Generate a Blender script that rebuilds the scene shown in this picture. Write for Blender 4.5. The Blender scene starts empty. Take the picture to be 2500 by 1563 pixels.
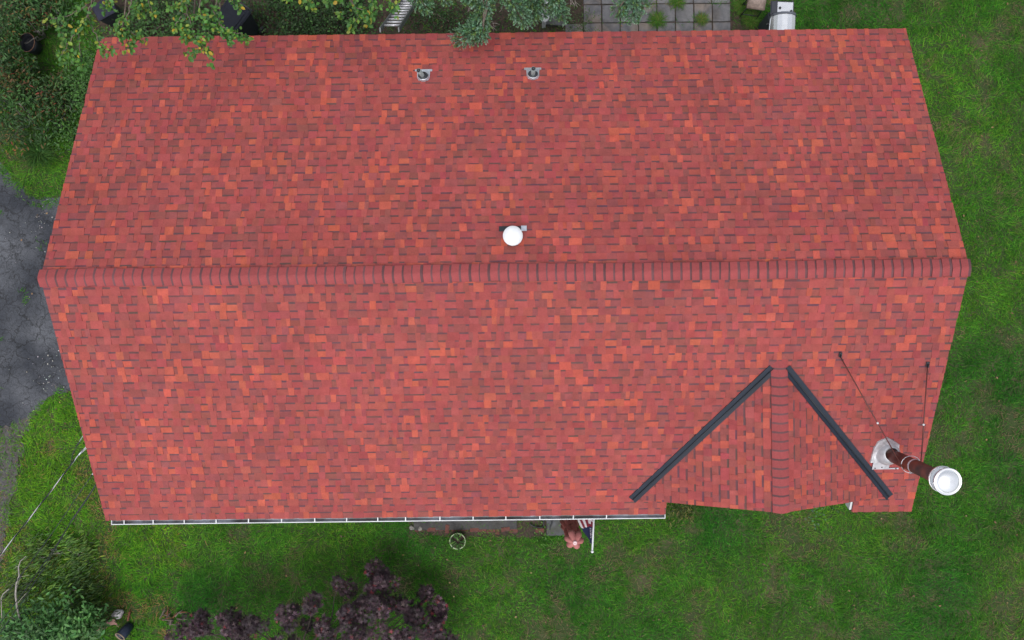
import bpy, math, random
import numpy as np
from mathutils import Vector, Matrix

rng = np.random.default_rng(7)
random.seed(7)
R = math.radians
SC = bpy.context.scene
COL = SC.collection

# ---------------------------------------------------------------- camera, sky, sun, exposure
F_PX, W_PX, H_PX = 1733.0, 2500.0, 1563.0
CAM_Z, ROLL = 15.98, R(0.66)
cam_d = bpy.data.cameras.new('camera')
cam_d.sensor_width = 36.0
cam_d.lens = F_PX / W_PX * 36.0
cam_d.clip_end = 2000.0
cam = bpy.data.objects.new('camera', cam_d)
cam.location = (0, 0, CAM_Z)
cam.rotation_euler = (0, 0, -ROLL)
COL.objects.link(cam)
SC.camera = cam

SUN_EL, SUN_AZ = R(74), R(195)          # high, behind the camera's lower edge (south, a little west)
world = bpy.data.worlds.new('World')
SC.world = world
world.use_nodes = True
wn = world.node_tree
wn.nodes.clear()
sky = wn.nodes.new('ShaderNodeTexSky')
sky.sky_type = 'NISHITA'
sky.sun_disc = False
sky.sun_elevation = SUN_EL
sky.sun_rotation = SUN_AZ
sky.air_density = 1.0
sky.dust_density = 4.0
sky.ozone_density = 1.0
hs = wn.nodes.new('ShaderNodeHueSaturation')   # a thin even overcast: the blue of the sky is mostly veiled
hs.inputs['Saturation'].default_value = 0.35
bg = wn.nodes.new('ShaderNodeBackground')
bg.inputs['Strength'].default_value = 0.15
wo = wn.nodes.new('ShaderNodeOutputWorld')
wn.links.new(sky.outputs['Color'], hs.inputs['Color'])
wn.links.new(hs.outputs['Color'], bg.inputs['Color'])
wn.links.new(bg.outputs['Background'], wo.inputs['Surface'])
sun_d = bpy.data.lights.new('sun', 'SUN')
sun_d.energy = 0.9
sun_d.angle = R(35)
sun_d.color = (1.0, 0.97, 0.92)
sun = bpy.data.objects.new('sun', sun_d)
sun.rotation_euler = Vector((math.sin(SUN_AZ) * math.cos(SUN_EL), math.cos(SUN_AZ) * math.cos(SUN_EL), math.sin(SUN_EL))).to_track_quat('Z', 'Y').to_euler()
COL.objects.link(sun)
vs = SC.view_settings
vs.view_transform = 'Standard'
vs.look = 'None'
vs.gamma = 1.0
vs.exposure = 0.30
vs.use_curve_mapping = False


def at(px, py, z):
    """place of the photograph's point (px, py) on the level z, in metres"""
    d = CAM_Z - z
    ix, iy = (px - W_PX / 2) * d / F_PX, (H_PX / 2 - py) * d / F_PX
    c, s = math.cos(ROLL), math.sin(ROLL)
    return Vector((ix * c + iy * s, -ix * s + iy * c, z))


def to_px(P):
    """numpy (N,3) -> pixel x, y, depth"""
    P = np.asarray(P, float)
    d = CAM_Z - P[:, 2]
    c, s = math.cos(ROLL), math.sin(ROLL)
    return (W_PX / 2 + F_PX / d * (P[:, 0] * c - P[:, 1] * s), H_PX / 2 - F_PX / d * (P[:, 0] * s + P[:, 1] * c), d)


# ---------------------------------------------------------------- value noise for layout (numpy)
def vnoise(x, y, cell, seed):
    g = np.random.default_rng(seed).random((256, 256))
    u, v = np.asarray(x) / cell + 100.3, np.asarray(y) / cell + 100.7
    i, j = np.floor(u).astype(int), np.floor(v).astype(int)
    a, b = u - i, v - j
    a, b = a * a * (3 - 2 * a), b * b * (3 - 2 * b)
    i, j = i % 255, j % 255
    return (g[i, j] * (1 - a) + g[i + 1, j] * a) * (1 - b) + (g[i, j + 1] * (1 - a) + g[i + 1, j + 1] * a) * b


def in_poly(x, y, poly):
    x, y = np.asarray(x), np.asarray(y)
    r = np.zeros(x.shape, bool)
    n = len(poly)
    for i in range(n):
        x0, y0 = poly[i][0], poly[i][1]
        x1, y1 = poly[(i + 1) % n][0], poly[(i + 1) % n][1]
        c = ((y0 > y) != (y1 > y)) & (x < (x1 - x0) * (y - y0) / (y1 - y0 + 1e-12) + x0)
        r ^= c
    return r


# ---------------------------------------------------------------- materials
def new_mat(name):
    m = bpy.data.materials.new(name)
    m.use_nodes = True
    nt = m.node_tree
    b = nt.nodes['Principled BSDF']
    return m, nt, b


def mat(name, col, rough=0.7, metal=0.0, var=0.15, scale=8.0, bump=0.0, bscale=None, spec=0.5, col2=None, attr=False, coat=0.0):
    """plain procedural material: base colour broken up by noise, optional colour attribute, optional bump"""
    m, nt, b = new_mat(name)
    N, L = nt.nodes.new, nt.links.new
    tc = N('ShaderNodeTexCoord')
    no = N('ShaderNodeTexNoise')
    no.inputs['Scale'].default_value = scale
    no.inputs['Detail'].default_value = 6
    no.inputs['Roughness'].default_value = 0.65
    L(tc.outputs['Object'], no.inputs['Vector'])
    if attr:
        a = N('ShaderNodeAttribute')
        a.attribute_name = 'Col'
        base = a.outputs['Color']
    else:
        rgb = N('ShaderNodeRGB')
        rgb.outputs[0].default_value = (*col, 1)
        base = rgb.outputs[0]
    if col2 is not None:
        mx = N('ShaderNodeMix')
        mx.data_type = 'RGBA'
        ramp = N('ShaderNodeValToRGB')
        ramp.color_ramp.elements[0].position = 0.42
        ramp.color_ramp.elements[1].position = 0.62
        no2 = N('ShaderNodeTexNoise')
        no2.inputs['Scale'].default_value = scale * 0.35
        no2.inputs['Detail'].default_value = 5
        L(tc.outputs['Object'], no2.inputs['Vector'])
        L(no2.outputs['Fac'], ramp.inputs['Fac'])
        L(ramp.outputs['Color'], mx.inputs['Factor'])
        L(base, mx.inputs['A'])
        mx.inputs['B'].default_value = (*col2, 1)
        base = mx.outputs['Result']
    mr = N('ShaderNodeMapRange')
    mr.inputs['From Min'].default_value = 0.3
    mr.inputs['From Max'].default_value = 0.7
    mr.inputs['To Min'].default_value = 1 - var
    mr.inputs['To Max'].default_value = 1 + var
    L(no.outputs['Fac'], mr.inputs['Value'])
    vm = N('ShaderNodeVectorMath')
    vm.operation = 'SCALE'
    L(base, vm.inputs[0])
    L(mr.outputs['Result'], vm.inputs['Scale'])
    L(vm.outputs['Vector'], b.inputs['Base Color'])
    b.inputs['Roughness'].default_value = rough
    b.inputs['Metallic'].default_value = metal
    b.inputs['Specular IOR Level'].default_value = spec
    b.inputs['Coat Weight'].default_value = coat
    if bump:
        bn = N('ShaderNodeTexNoise')
        bn.inputs['Scale'].default_value = bscale or scale * 3
        bn.inputs['Detail'].default_value = 4
        L(tc.outputs['Object'], bn.inputs['Vector'])
        bp = N('ShaderNodeBump')
        bp.inputs['Strength'].default_value = bump
        bp.inputs['Distance'].default_value = 0.01
        L(bn.outputs['Fac'], bp.inputs['Height'])
        L(bp.outputs['Normal'], b.inputs['Normal'])
    return m


def leaf_mat(name, rough=0.5, trans=0.25, spec=0.35):
    """leaf: colour attribute, some light let through"""
    m, nt, b = new_mat(name)
    N, L = nt.nodes.new, nt.links.new
    a = N('ShaderNodeAttribute')
    a.attribute_name = 'Col'
    L(a.outputs['Color'], b.inputs['Base Color'])
    b.inputs['Roughness'].default_value = rough
    b.inputs['Specular IOR Level'].default_value = spec
    t = N('ShaderNodeBsdfTranslucent')
    L(a.outputs['Color'], t.inputs['Color'])
    mx = N('ShaderNodeMixShader')
    mx.inputs['Fac'].default_value = trans
    out = nt.nodes['Material Output']
    L(b.outputs['BSDF'], mx.inputs[1])
    L(t.outputs['BSDF'], mx.inputs[2])
    L(mx.outputs['Shader'], out.inputs['Surface'])
    return m


def shingle_mat():
    """mineral granules: the strip's own blend colour speckled light and dark, faint large-scale weathering"""
    m, nt, b = new_mat('asphalt_shingle')
    N, L = nt.nodes.new, nt.links.new
    a = N('ShaderNodeAttribute')
    a.attribute_name = 'Col'
    tc = N('ShaderNodeTexCoord')
    n1 = N('ShaderNodeTexNoise')
    n1.inputs['Scale'].default_value = 95
    n1.inputs['Detail'].default_value = 3
    n1.inputs['Roughness'].default_value = 0.8
    n2 = N('ShaderNodeTexNoise')
    n2.inputs['Scale'].default_value = 0.7
    n2.inputs['Detail'].default_value = 5
    n3 = N('ShaderNodeTexNoise')
    n3.inputs['Scale'].default_value = 9
    n3.inputs['Detail'].default_value = 3
    for n in (n1, n2, n3):
        L(tc.outputs['Object'], n.inputs['Vector'])
    acc = None
    for n, lo, hi in ((n1, 0.66, 1.34), (n2, 0.90, 1.10), (n3, 0.90, 1.10)):
        r = N('ShaderNodeMapRange')
        r.inputs['From Min'].default_value = 0.3
        r.inputs['From Max'].default_value = 0.7
        r.inputs['To Min'].default_value = lo
        r.inputs['To Max'].default_value = hi
        L(n.outputs['Fac'], r.inputs['Value'])
        if acc is None:
            acc = r.outputs['Result']
        else:
            mu = N('ShaderNodeMath')
            mu.operation = 'MULTIPLY'
            L(acc, mu.inputs[0])
            L(r.outputs['Result'], mu.inputs[1])
            acc = mu.outputs[0]
    vm = N('ShaderNodeVectorMath')
    vm.operation = 'SCALE'
    L(a.outputs['Color'], vm.inputs[0])
    L(acc, vm.inputs['Scale'])
    L(vm.outputs['Vector'], b.inputs['Base Color'])
    b.inputs['Roughness'].default_value = 0.82
    b.inputs['Specular IOR Level'].default_value = 0.5
    bp = N('ShaderNodeBump')
    bp.inputs['Strength'].default_value = 0.35
    bp.inputs['Distance'].default_value = 0.004
    L(n1.outputs['Fac'], bp.inputs['Height'])
    L(bp.outputs['Normal'], b.inputs['Normal'])
    return m


def ground_mat():
    """soil and thatch between the blades: moist brown earth, dead straw, low green"""
    m, nt, b = new_mat('lawn_soil')
    N, L = nt.nodes.new, nt.links.new
    tc = N('ShaderNodeTexCoord')
    n1 = N('ShaderNodeTexNoise')
    n1.inputs['Scale'].default_value = 1.1
    n1.inputs['Detail'].default_value = 9
    n1.inputs['Roughness'].default_value = 0.7
    n2 = N('ShaderNodeTexNoise')
    n2.inputs['Scale'].default_value = 34
    n2.inputs['Detail'].default_value = 5
    n2.inputs['Roughness'].default_value = 0.75
    L(tc.outputs['Object'], n1.inputs['Vector'])
    L(tc.outputs['Object'], n2.inputs['Vector'])
    r1 = N('ShaderNodeValToRGB')
    e = r1.color_ramp.elements
    e[0].position, e[0].color = 0.36, (0.030, 0.045, 0.012, 1)
    e[1].position, e[1].color = 0.70, (0.095, 0.070, 0.045, 1)
    x = e.new(0.54)
    x.color = (0.034, 0.058, 0.012, 1)
    L(n1.outputs['Fac'], r1.inputs['Fac'])
    mr = N('ShaderNodeMapRange')
    mr.inputs['From Min'].default_value = 0.3
    mr.inputs['From Max'].default_value = 0.7
    mr.inputs['To Min'].default_value = 0.45
    mr.inputs['To Max'].default_value = 1.5
    L(n2.outputs['Fac'], mr.inputs['Value'])
    vm = N('ShaderNodeVectorMath')
    vm.operation = 'SCALE'
    L(r1.outputs['Color'], vm.inputs[0])
    L(mr.outputs['Result'], vm.inputs['Scale'])
    L(vm.outputs['Vector'], b.inputs['Base Color'])
    b.inputs['Roughness'].default_value = 0.95
    bp = N('ShaderNodeBump')
    bp.inputs['Strength'].default_value = 0.6
    bp.inputs['Distance'].default_value = 0.02
    L(n2.outputs['Fac'], bp.inputs['Height'])
    L(bp.outputs['Normal'], b.inputs['Normal'])
    return m


def asphalt_mat():
    """old grey asphalt with a net of cracks and patchy wear"""
    m, nt, b = new_mat('old_asphalt')
    N, L = nt.nodes.new, nt.links.new
    tc = N('ShaderNodeTexCoord')
    wob = N('ShaderNodeTexNoise')
    wob.inputs['Scale'].default_value = 5.0
    wob.inputs['Detail'].default_value = 9
    L(tc.outputs['Object'], wob.inputs['Vector'])
    add = N('ShaderNodeMix')
    add.data_type = 'VECTOR'
    add.inputs['Factor'].default_value = 0.30
    L(tc.outputs['Object'], add.inputs['A'])
    L(wob.outputs['Color'], add.inputs['B'])
    cr = []
    for sc, w in ((2.6, 0.030), (7.5, 0.050)):
        v = N('ShaderNodeTexVoronoi')
        v.feature = 'DISTANCE_TO_EDGE'
        v.inputs['Scale'].default_value = sc
        L(add.outputs['Result'], v.inputs['Vector'])
        r = N('ShaderNodeMapRange')
        r.inputs['From Min'].default_value = 0.0
        r.inputs['From Max'].default_value = w
        r.inputs['To Min'].default_value = 0.30 if sc < 4 else 0.52
        r.inputs['To Max'].default_value = 1.0
        L(v.outputs['Distance'], r.inputs['Value'])
        cr.append(r.outputs['Result'])
    mu = N('ShaderNodeMath')
    mu.operation = 'MULTIPLY'
    L(cr[0], mu.inputs[0])
    L(cr[1], mu.inputs[1])
    n1 = N('ShaderNodeTexNoise')
    n1.inputs['Scale'].default_value = 0.9
    n1.inputs['Detail'].default_value = 8
    L(tc.outputs['Object'], n1.inputs['Vector'])
    r1 = N('ShaderNodeValToRGB')
    e = r1.color_ramp.elements
    e[0].position, e[0].color = 0.38, (0.022, 0.026, 0.036, 1)
    e[1].position, e[1].color = 0.66, (0.088, 0.094, 0.110, 1)
    L(n1.outputs['Fac'], r1.inputs['Fac'])
    n2 = N('ShaderNodeTexNoise')
    n2.inputs['Scale'].default_value = 60
    n2.inputs['Detail'].default_value = 4
    L(tc.outputs['Object'], n2.inputs['Vector'])
    mr = N('ShaderNodeMapRange')
    mr.inputs['From Min'].default_value = 0.3
    mr.inputs['From Max'].default_value = 0.7
    mr.inputs['To Min'].default_value = 0.6
    mr.inputs['To Max'].default_value = 1.4
    L(n2.outputs['Fac'], mr.inputs['Value'])
    m2 = N('ShaderNodeMath')
    m2.operation = 'MULTIPLY'
    L(mu.outputs[0], m2.inputs[0])
    L(mr.outputs['Result'], m2.inputs[1])
    vm = N('ShaderNodeVectorMath')
    vm.operation = 'SCALE'
    L(r1.outputs['Color'], vm.inputs[0])
    L(m2.outputs[0], vm.inputs['Scale'])
    L(vm.outputs['Vector'], b.inputs['Base Color'])
    b.inputs['Roughness'].default_value = 0.85
    bp = N('ShaderNodeBump')
    bp.inputs['Strength'].default_value = 0.5
    bp.inputs['Distance'].default_value = 0.01
    L(mu.outputs[0], bp.inputs['Height'])
    L(bp.outputs['Normal'], b.inputs['Normal'])
    return m


M = {}
M['shingle'] = shingle_mat()
M['ground'] = ground_mat()
M['asphalt'] = asphalt_mat()
M['leaf'] = leaf_mat('leaf')
M['grass'] = leaf_mat('grass_blade', 0.75, 0.22, 0.06)
M['maple_leaf'] = leaf_mat('maple_leaf', 0.55, 0.10, 0.35)
M['deck'] = mat('roof_deck', (0.10, 0.03, 0.03), 0.9)
M['white'] = mat('white_paint', (0.62, 0.64, 0.66), 0.45, var=0.15, scale=6)
M['siding'] = mat('siding', (0.55, 0.56, 0.55), 0.6, var=0.06)
M['gutter_in'] = mat('gutter_inside', (0.24, 0.26, 0.30), 0.5, var=0.5, scale=5, col2=(0.10, 0.10, 0.105))
M['valley'] = mat('painted_valley_metal', (0.015, 0.022, 0.036), 0.5, metal=0.0, var=0.2, scale=3, spec=0.35)
M['galv'] = mat('galvanised_metal', (0.66, 0.70, 0.76), 0.42, metal=0.75, var=0.22, scale=14, bump=0.15)
M['galv_worn'] = mat('weathered_aluminium', (0.62, 0.62, 0.64), 0.5, metal=0.45, var=0.4, scale=9, bump=0.4, bscale=18, col2=(0.36, 0.31, 0.33))
M['galv_light'] = mat('pale_aluminium', (0.50, 0.51, 0.54), 0.45, metal=0.35, var=0.22, scale=8, bump=0.25, bscale=14, col2=(0.50, 0.48, 0.50))
M['mirror_metal'] = mat('bright_aluminium', (0.88, 0.90, 0.93), 0.20, metal=0.75, var=0.05, scale=5)
M['cap_white'] = mat('white_enamel', (0.72, 0.74, 0.77), 0.35, var=0.08, scale=9)
M['dark_rubber'] = mat('dark_rubber', (0.035, 0.038, 0.045), 0.5, var=0.2)
M['pipe_grey'] = mat('vent_pipe', (0.24, 0.28, 0.28), 0.6, var=0.25, scale=20)
M['flue'] = mat('brown_flue', (0.150, 0.038, 0.026), 0.38, var=0.35, scale=6, col2=(0.035, 0.024, 0.026))
M['rod'] = mat('brown_rod', (0.10, 0.028, 0.024), 0.5)
M['black'] = mat('black_metal', (0.022, 0.024, 0.030), 0.42, var=0.2)
M['black_matt'] = mat('black_plastic', (0.030, 0.034, 0.046), 0.55, var=0.2)
M['blue_grey'] = mat('grey_enamel', (0.10, 0.11, 0.135), 0.4, var=0.12)
M['steel'] = mat('stainless', (0.84, 0.86, 0.89), 0.26, metal=0.75, var=0.05)
M['ladder'] = mat('ladder_aluminium', (0.62, 0.62, 0.66), 0.42, metal=0.4, var=0.2, scale=12)
M['ladder_rail'] = mat('ladder_rail', (0.20, 0.21, 0.22), 0.5, metal=0.5, var=0.25, scale=10)
M['bark'] = mat('bark', (0.13, 0.105, 0.085), 0.9, var=0.35, scale=14, bump=0.6)
M['bark_pale'] = mat('pale_bark', (0.27, 0.25, 0.23), 0.9, var=0.35, scale=14, bump=0.6)
M['bark_dark'] = mat('dark_bark', (0.06, 0.045, 0.04), 0.9, var=0.35, scale=14, bump=0.6)
M['concrete'] = mat('concrete', (0.135, 0.135, 0.145), 0.9, var=0.35, scale=7, bump=0.3, col2=(0.085, 0.080, 0.080))
M['slate'] = mat('grey_slab', (0.085, 0.088, 0.095), 0.85, var=0.3, scale=9, bump=0.3, col2=(0.06, 0.065, 0.05))
M['soil'] = mat('bare_soil', (0.055, 0.036, 0.028), 0.95, var=0.5, scale=20, bump=0.8, col2=(0.035, 0.03, 0.018))
M['dirt'] = mat('dry_dirt', (0.072, 0.062, 0.058), 0.95, var=0.45, scale=16, bump=0.8, col2=(0.075, 0.075, 0.075))
M['brick'] = mat('worn_brick', (0.13, 0.046, 0.036), 0.9, var=0.4, scale=18, bump=0.4, col2=(0.055, 0.035, 0.030))
M['wood_old'] = mat('weathered_wood', (0.27, 0.21, 0.18), 0.85, var=0.4, scale=10, bump=0.6, col2=(0.12, 0.085, 0.07))
M['umbrella'] = mat('terracotta_canvas', (0.30, 0.070, 0.066), 0.85, var=0.12, scale=12, bump=0.1)
M['umbrella_top'] = mat('faded_canvas', (0.46, 0.165, 0.155), 0.85, var=0.08, scale=12)
M['finial'] = mat('pink_finial', (0.72, 0.52, 0.54), 0.5, var=0.05)
M['pot_rim'] = mat('pale_green_plastic', (0.40, 0.50, 0.30), 0.5, var=0.15, scale=20)
M['pot_blue'] = mat('dark_blue_glaze', (0.018, 0.026, 0.055), 0.35, var=0.2)
M['pot_lip'] = mat('tan_rim', (0.30, 0.23, 0.17), 0.7, var=0.2)
M['pink_board'] = mat('faded_pink_board', (0.42, 0.23, 0.19), 0.8, var=0.2, scale=9, col2=(0.34, 0.19, 0.16))
M['white_stone'] = mat('white_stone', (0.50, 0.48, 0.49), 0.8, var=0.5, scale=22, bump=0.6, col2=(0.16, 0.13, 0.13))
M['rust'] = mat('rust', (0.16, 0.06, 0.035), 0.9, var=0.4, scale=16)
M['pebble'] = mat('pale_pebble', (0.22, 0.21, 0.19), 0.8, var=0.3, scale=30)
M['cable_black'] = mat('black_cable', (0.02, 0.024, 0.03), 0.5)
M['cable_white'] = mat('bare_aluminium_wire', (0.70, 0.70, 0.72), 0.45, metal=0.3)
M['bin'] = mat('dark_plastic', (0.022, 0.026, 0.036), 0.45, var=0.15)
M['bin_lid'] = mat('dull_lid', (0.016, 0.019, 0.028), 0.8, var=0.2, spec=0.2)
M['cloth_red'] = mat('flag_red', (0.20, 0.012, 0.03), 0.8, var=0.08)
M['cloth_white'] = mat('flag_white', (0.62, 0.56, 0.60), 0.8, var=0.05)
M['cloth_blue'] = mat('flag_blue', (0.010, 0.016, 0.065), 0.8, var=0.08)
M['screw'] = mat('screw_head', (0.8, 0.8, 0.82), 0.4, metal=0.3)


# ---------------------------------------------------------------- object helpers
def link(o, parent=None):
    COL.objects.link(o)
    if parent is not None:
        o.parent = parent
    return o


def tag(o, label=None, cat=None, group=None, kind=None):
    if label:
        o['label'] = label
    if cat:
        o['category'] = cat
    if group:
        o['group'] = group
    if kind:
        o['kind'] = kind
    return o


def empty(name, loc=(0, 0, 0), rz=0.0):
    o = bpy.data.objects.new(name, None)
    o.location = loc
    o.rotation_euler = (0, 0, rz)
    o.empty_display_size = 0.2
    return link(o)


class MB:
    """collects faces; build() links them as one mesh object"""

    def __init__(self):
        self.v, self.f, self.c, self.s = [], [], [], []

    def poly(self, pts, col=None, smooth=False):
        n = len(self.v)
        self.v += [tuple(p) for p in pts]
        self.f.append(tuple(range(n, n + len(pts))))
        self.c += list(col) if isinstance(col, list) else [col or (1, 1, 1)] * len(pts)
        self.s.append(smooth)

    def mesh(self, V, Fs, smooth=False, col=None):
        n = len(self.v)
        self.v += [tuple(p) for p in V]
        self.f += [tuple(n + i for i in f) for f in Fs]
        self.c += [col or (1, 1, 1)] * len(V)
        self.s += [smooth] * len(Fs)

    def box(self, c, d, rot=None, bev=0.0):
        """box centred at c with dimensions d, edges chamfered by bev"""
        c = Vector(c)
        h = [x / 2 for x in d]
        m = rot if rot is not None else Matrix.Identity(3)
        if bev <= 0:
            V = [c + m @ Vector((sx * h[0], sy * h[1], sz * h[2])) for sz in (-1, 1) for sx, sy in ((-1, -1), (1, -1), (1, 1), (-1, 1))]
            self.mesh(V, [(3, 2, 1, 0), (4, 5, 6, 7), (0, 1, 5, 4), (1, 2, 6, 5), (2, 3, 7, 6), (3, 0, 4, 7)])
            return
        b = min(bev, *[x * 0.95 for x in h])
        rings = []
        for z, k in ((-h[2], b), (-h[2] + b, 0), (h[2] - b, 0), (h[2], b)):
            a, e = h[0] - k, h[1] - k
            q = b * 0.6
            rings.append([(-a + q, -e, z), (a - q, -e, z), (a, -e + q, z), (a, e - q, z), (a - q, e, z), (-a + q, e, z), (-a, e - q, z), (-a, -e + q, z)])
        V = [c + m @ Vector(p) for r in rings for p in r]
        Fs = [tuple(reversed(range(8))), tuple(range(24, 32))]
        for k in range(3):
            for i in range(8):
                Fs.append((k * 8 + i, k * 8 + (i + 1) % 8, (k + 1) * 8 + (i + 1) % 8, (k + 1) * 8 + i))
        self.mesh(V, Fs)

    def tube(self, pts, r, n=8, cap=True, smooth=True):
        """tube along pts; r a number or one radius per point"""
        pts = [Vector(p) for p in pts]
        rs = r if isinstance(r, (list, tuple)) else [r] * len(pts)
        V, Fs = [], []
        t0 = (pts[1] - pts[0]).normalized()
        up = Vector((0, 0, 1)) if abs(t0.z) < 0.9 else Vector((1, 0, 0))
        a = t0.cross(up).normalized()
        for i, p in enumerate(pts):
            t = ((pts[min(i + 1, len(pts) - 1)] - p).normalized() + (p - pts[max(i - 1, 0)]).normalized()).normalized()
            a = (a - t * a.dot(t)).normalized()
            bb = t.cross(a)
            for k in range(n):
                w = 2 * math.pi * k / n
                V.append(p + (a * math.cos(w) + bb * math.sin(w)) * rs[i])
        for i in range(len(pts) - 1):
            for k in range(n):
                Fs.append((i * n + k, i * n + (k + 1) % n, (i + 1) * n + (k + 1) % n, (i + 1) * n + k))
        if cap:
            Fs.append(tuple(reversed(range(n))))
            Fs.append(tuple(range((len(pts) - 1) * n, len(pts) * n)))
        self.mesh(V, Fs, smooth)

    def lathe(self, prof, n=28, c=(0, 0, 0), rot=None, lobe=None, smooth=True):
        """profile [(r, z)] turned about z; lobe(theta, k) scales the radius"""
        c = Vector(c)
        m = rot if rot is not None else Matrix.Identity(3)
        V, Fs = [], []
        for k, (r, z) in enumerate(prof):
            for i in range(n):
                w = 2 * math.pi * i / n
                q = r * (lobe(w, k) if lobe else 1)
                V.append(c + m @ Vector((q * math.cos(w), q * math.sin(w), z)))
        for k in range(len(prof) - 1):
            for i in range(n):
                Fs.append((k * n + i, k * n + (i + 1) % n, (k + 1) * n + (i + 1) % n, (k + 1) * n + i))
        self.mesh(V, Fs, smooth)

    def data(self, name):
        me = bpy.data.meshes.new(name)
        me.from_pydata(self.v, [], self.f)
        me.polygons.foreach_set('use_smooth', self.s)
        a = me.color_attributes.new('Col', 'FLOAT_COLOR', 'POINT')
        a.data.foreach_set('color', np.array([(*c, 1.0) for c in self.c], np.float32).ravel())
        me.update()
        return me

    def build(self, name, material, parent=None):
        me = self.data(name)
        me.materials.append(material)
        return link(bpy.data.objects.new(name, me), parent)


def scatter_mesh(name, TV, TF, P, A, C):
    """numpy: one mesh out of len(P) copies of template (TV, TF); A (N,3,3) rows are the scaled local axes; C (N,3)"""
    TV = np.asarray(TV, np.float32)
    n, k = len(P), len(TV)
    V = np.einsum('kj,njm->nkm', TV, A.astype(np.float32)) + P[:, None, :].astype(np.float32)
    me = bpy.data.meshes.new(name)
    me.vertices.add(n * k)
    me.vertices.foreach_set('co', V.reshape(-1))
    flat = np.concatenate([np.array(f) for f in TF])
    lens = np.array([len(f) for f in TF])
    loops = (flat[None, :] + (np.arange(n) * k)[:, None]).reshape(-1)
    starts = (np.concatenate([[0], np.cumsum(lens)[:-1]])[None, :] + (np.arange(n) * len(flat))[:, None]).reshape(-1)
    me.loops.add(len(loops))
    me.loops.foreach_set('vertex_index', loops.astype(np.int32))
    me.polygons.add(len(starts))
    me.polygons.foreach_set('loop_start', starts.astype(np.int32))
    me.update(calc_edges=True)
    a = me.color_attributes.new('Col', 'FLOAT_COLOR', 'POINT')
    c4 = np.ones((n, k, 4), np.float32)
    c4[:, :, :3] = np.asarray(C, np.float32)[:, None, :]
    a.data.foreach_set('color', c4.reshape(-1))
    return me


def axes(D, U, L, Wd, Z=None):
    """local axes from direction D and rough up U (N,3): x along D * L, y across * Wd, z * Z"""
    D = D / np.linalg.norm(D, axis=1, keepdims=True)
    Y = np.cross(U, D)
    Y /= np.linalg.norm(Y, axis=1, keepdims=True) + 1e-9
    N = np.cross(D, Y)
    Z = L if Z is None else Z
    return np.stack([D * L[:, None], Y * Wd[:, None], N * Z[:, None]], 1)


LEAF_V = [(0, 0, 0), (0.28, 0.40, 0.05), (0.68, 0.40, 0.04), (1, 0, -0.10), (0.68, -0.40, 0.04), (0.28, -0.40, 0.05)]
LEAF_F = [(0, 1, 2, 3), (0, 3, 4, 5)]
LANCE_V = [(0, 0, 0), (0.25, 0.5, 0.04), (0.62, 0.42, 0.02), (1, 0, -0.12), (0.62, -0.42, 0.02), (0.25, -0.5, 0.04)]
BLADE_V = [(0, 0.5, 0), (0, -0.5, 0), (0.5, -0.42, 0.55), (0.5, 0.42, 0.55), (1, 0, 0.62)]
BLADE_F = [(0, 1, 2, 3), (3, 2, 4)]
NEEDLE_V = [(0, 0.5, 0), (0, -0.5, 0), (1, 0, 0)]
NEEDLE_F = [(0, 1, 2)]
_st = []
for _i in range(11):
    _w = math.pi * (-0.86 + 1.72 * _i / 10)
    _r = (0.62, 0.30, 0.85, 0.34, 1.0, 0.0, 0, 0, 0, 0, 0)[_i] if _i < 5 else 0
_st = [(0, 0, 0)]
for _k, (_ang, _r) in enumerate(((-150, 0.36), (-105, 0.62), (-80, 0.26), (-52, 0.86), (-26, 0.30), (0, 1.0), (26, 0.30), (52, 0.86), (80, 0.26), (105, 0.62), (150, 0.36))):
    _st.append((_r * math.cos(R(_ang)), _r * math.sin(R(_ang)), -0.14 * _r * _r))
STAR_V = _st
STAR_F = [(0, i, i + 1) for i in range(1, 11)]


def pick(cols, w, n, jit=0.18):
    """n colours out of weighted list with brightness jitter"""
    cols = np.array(cols, float)
    i = rng.choice(len(cols), n, p=np.array(w) / np.sum(w))
    return np.clip(cols[i] * (1 + jit * rng.standard_normal((n, 1))) * (1 + 0.4 * jit * rng.standard_normal((n, 3))), 0.002, 1)


def foliage(parent, TV, TF, P, A, C, material, singles=0, part='foliage', leaf='leaf'):
    """the `singles` leaves that show largest in the photograph become leaf parts, the rest one stuff part"""
    keep = np.ones(len(P), bool)
    if singles:
        px, py, d = to_px(P)
        size = np.linalg.norm(A[:, 0], axis=1) * np.linalg.norm(A[:, 1], axis=1) / d ** 2 * np.clip(np.abs(np.cross(A[:, 0], A[:, 1])[:, 2]) / (np.linalg.norm(np.cross(A[:, 0], A[:, 1]), axis=1) + 1e-9), 0.05, 1)
        inside = (px > 5) & (px < W_PX - 5) & (py > 5) & (py < H_PX - 5)
        order = np.argsort(-np.where(inside, size + 1e-7 * P[:, 2], -1))[:min(singles, int(inside.sum()))]
        keep[order] = False
        variants = {}
        for i in order:
            key = tuple(np.round(C[i] * 14) / 14)
            if key not in variants:
                variants[key] = scatter_mesh(leaf, TV, TF, np.zeros((1, 3)), np.eye(3)[None], np.clip(C[i], 0, 1)[None])
                variants[key].materials.append(material)
            o = bpy.data.objects.new(leaf, variants[key])
            X = A[i]
            o.matrix_world = Matrix(((X[0][0], X[1][0], X[2][0], P[i][0]), (X[0][1], X[1][1], X[2][1], P[i][1]), (X[0][2], X[1][2], X[2][2], P[i][2]), (0, 0, 0, 1)))
            link(o, parent)
    if keep.any():
        me = scatter_mesh(part, TV, TF, P[keep], A[keep], C[keep])
        me.materials.append(material)
        o = bpy.data.objects.new(part, me)
        o['kind'] = 'stuff'
        link(o, parent)


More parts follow.
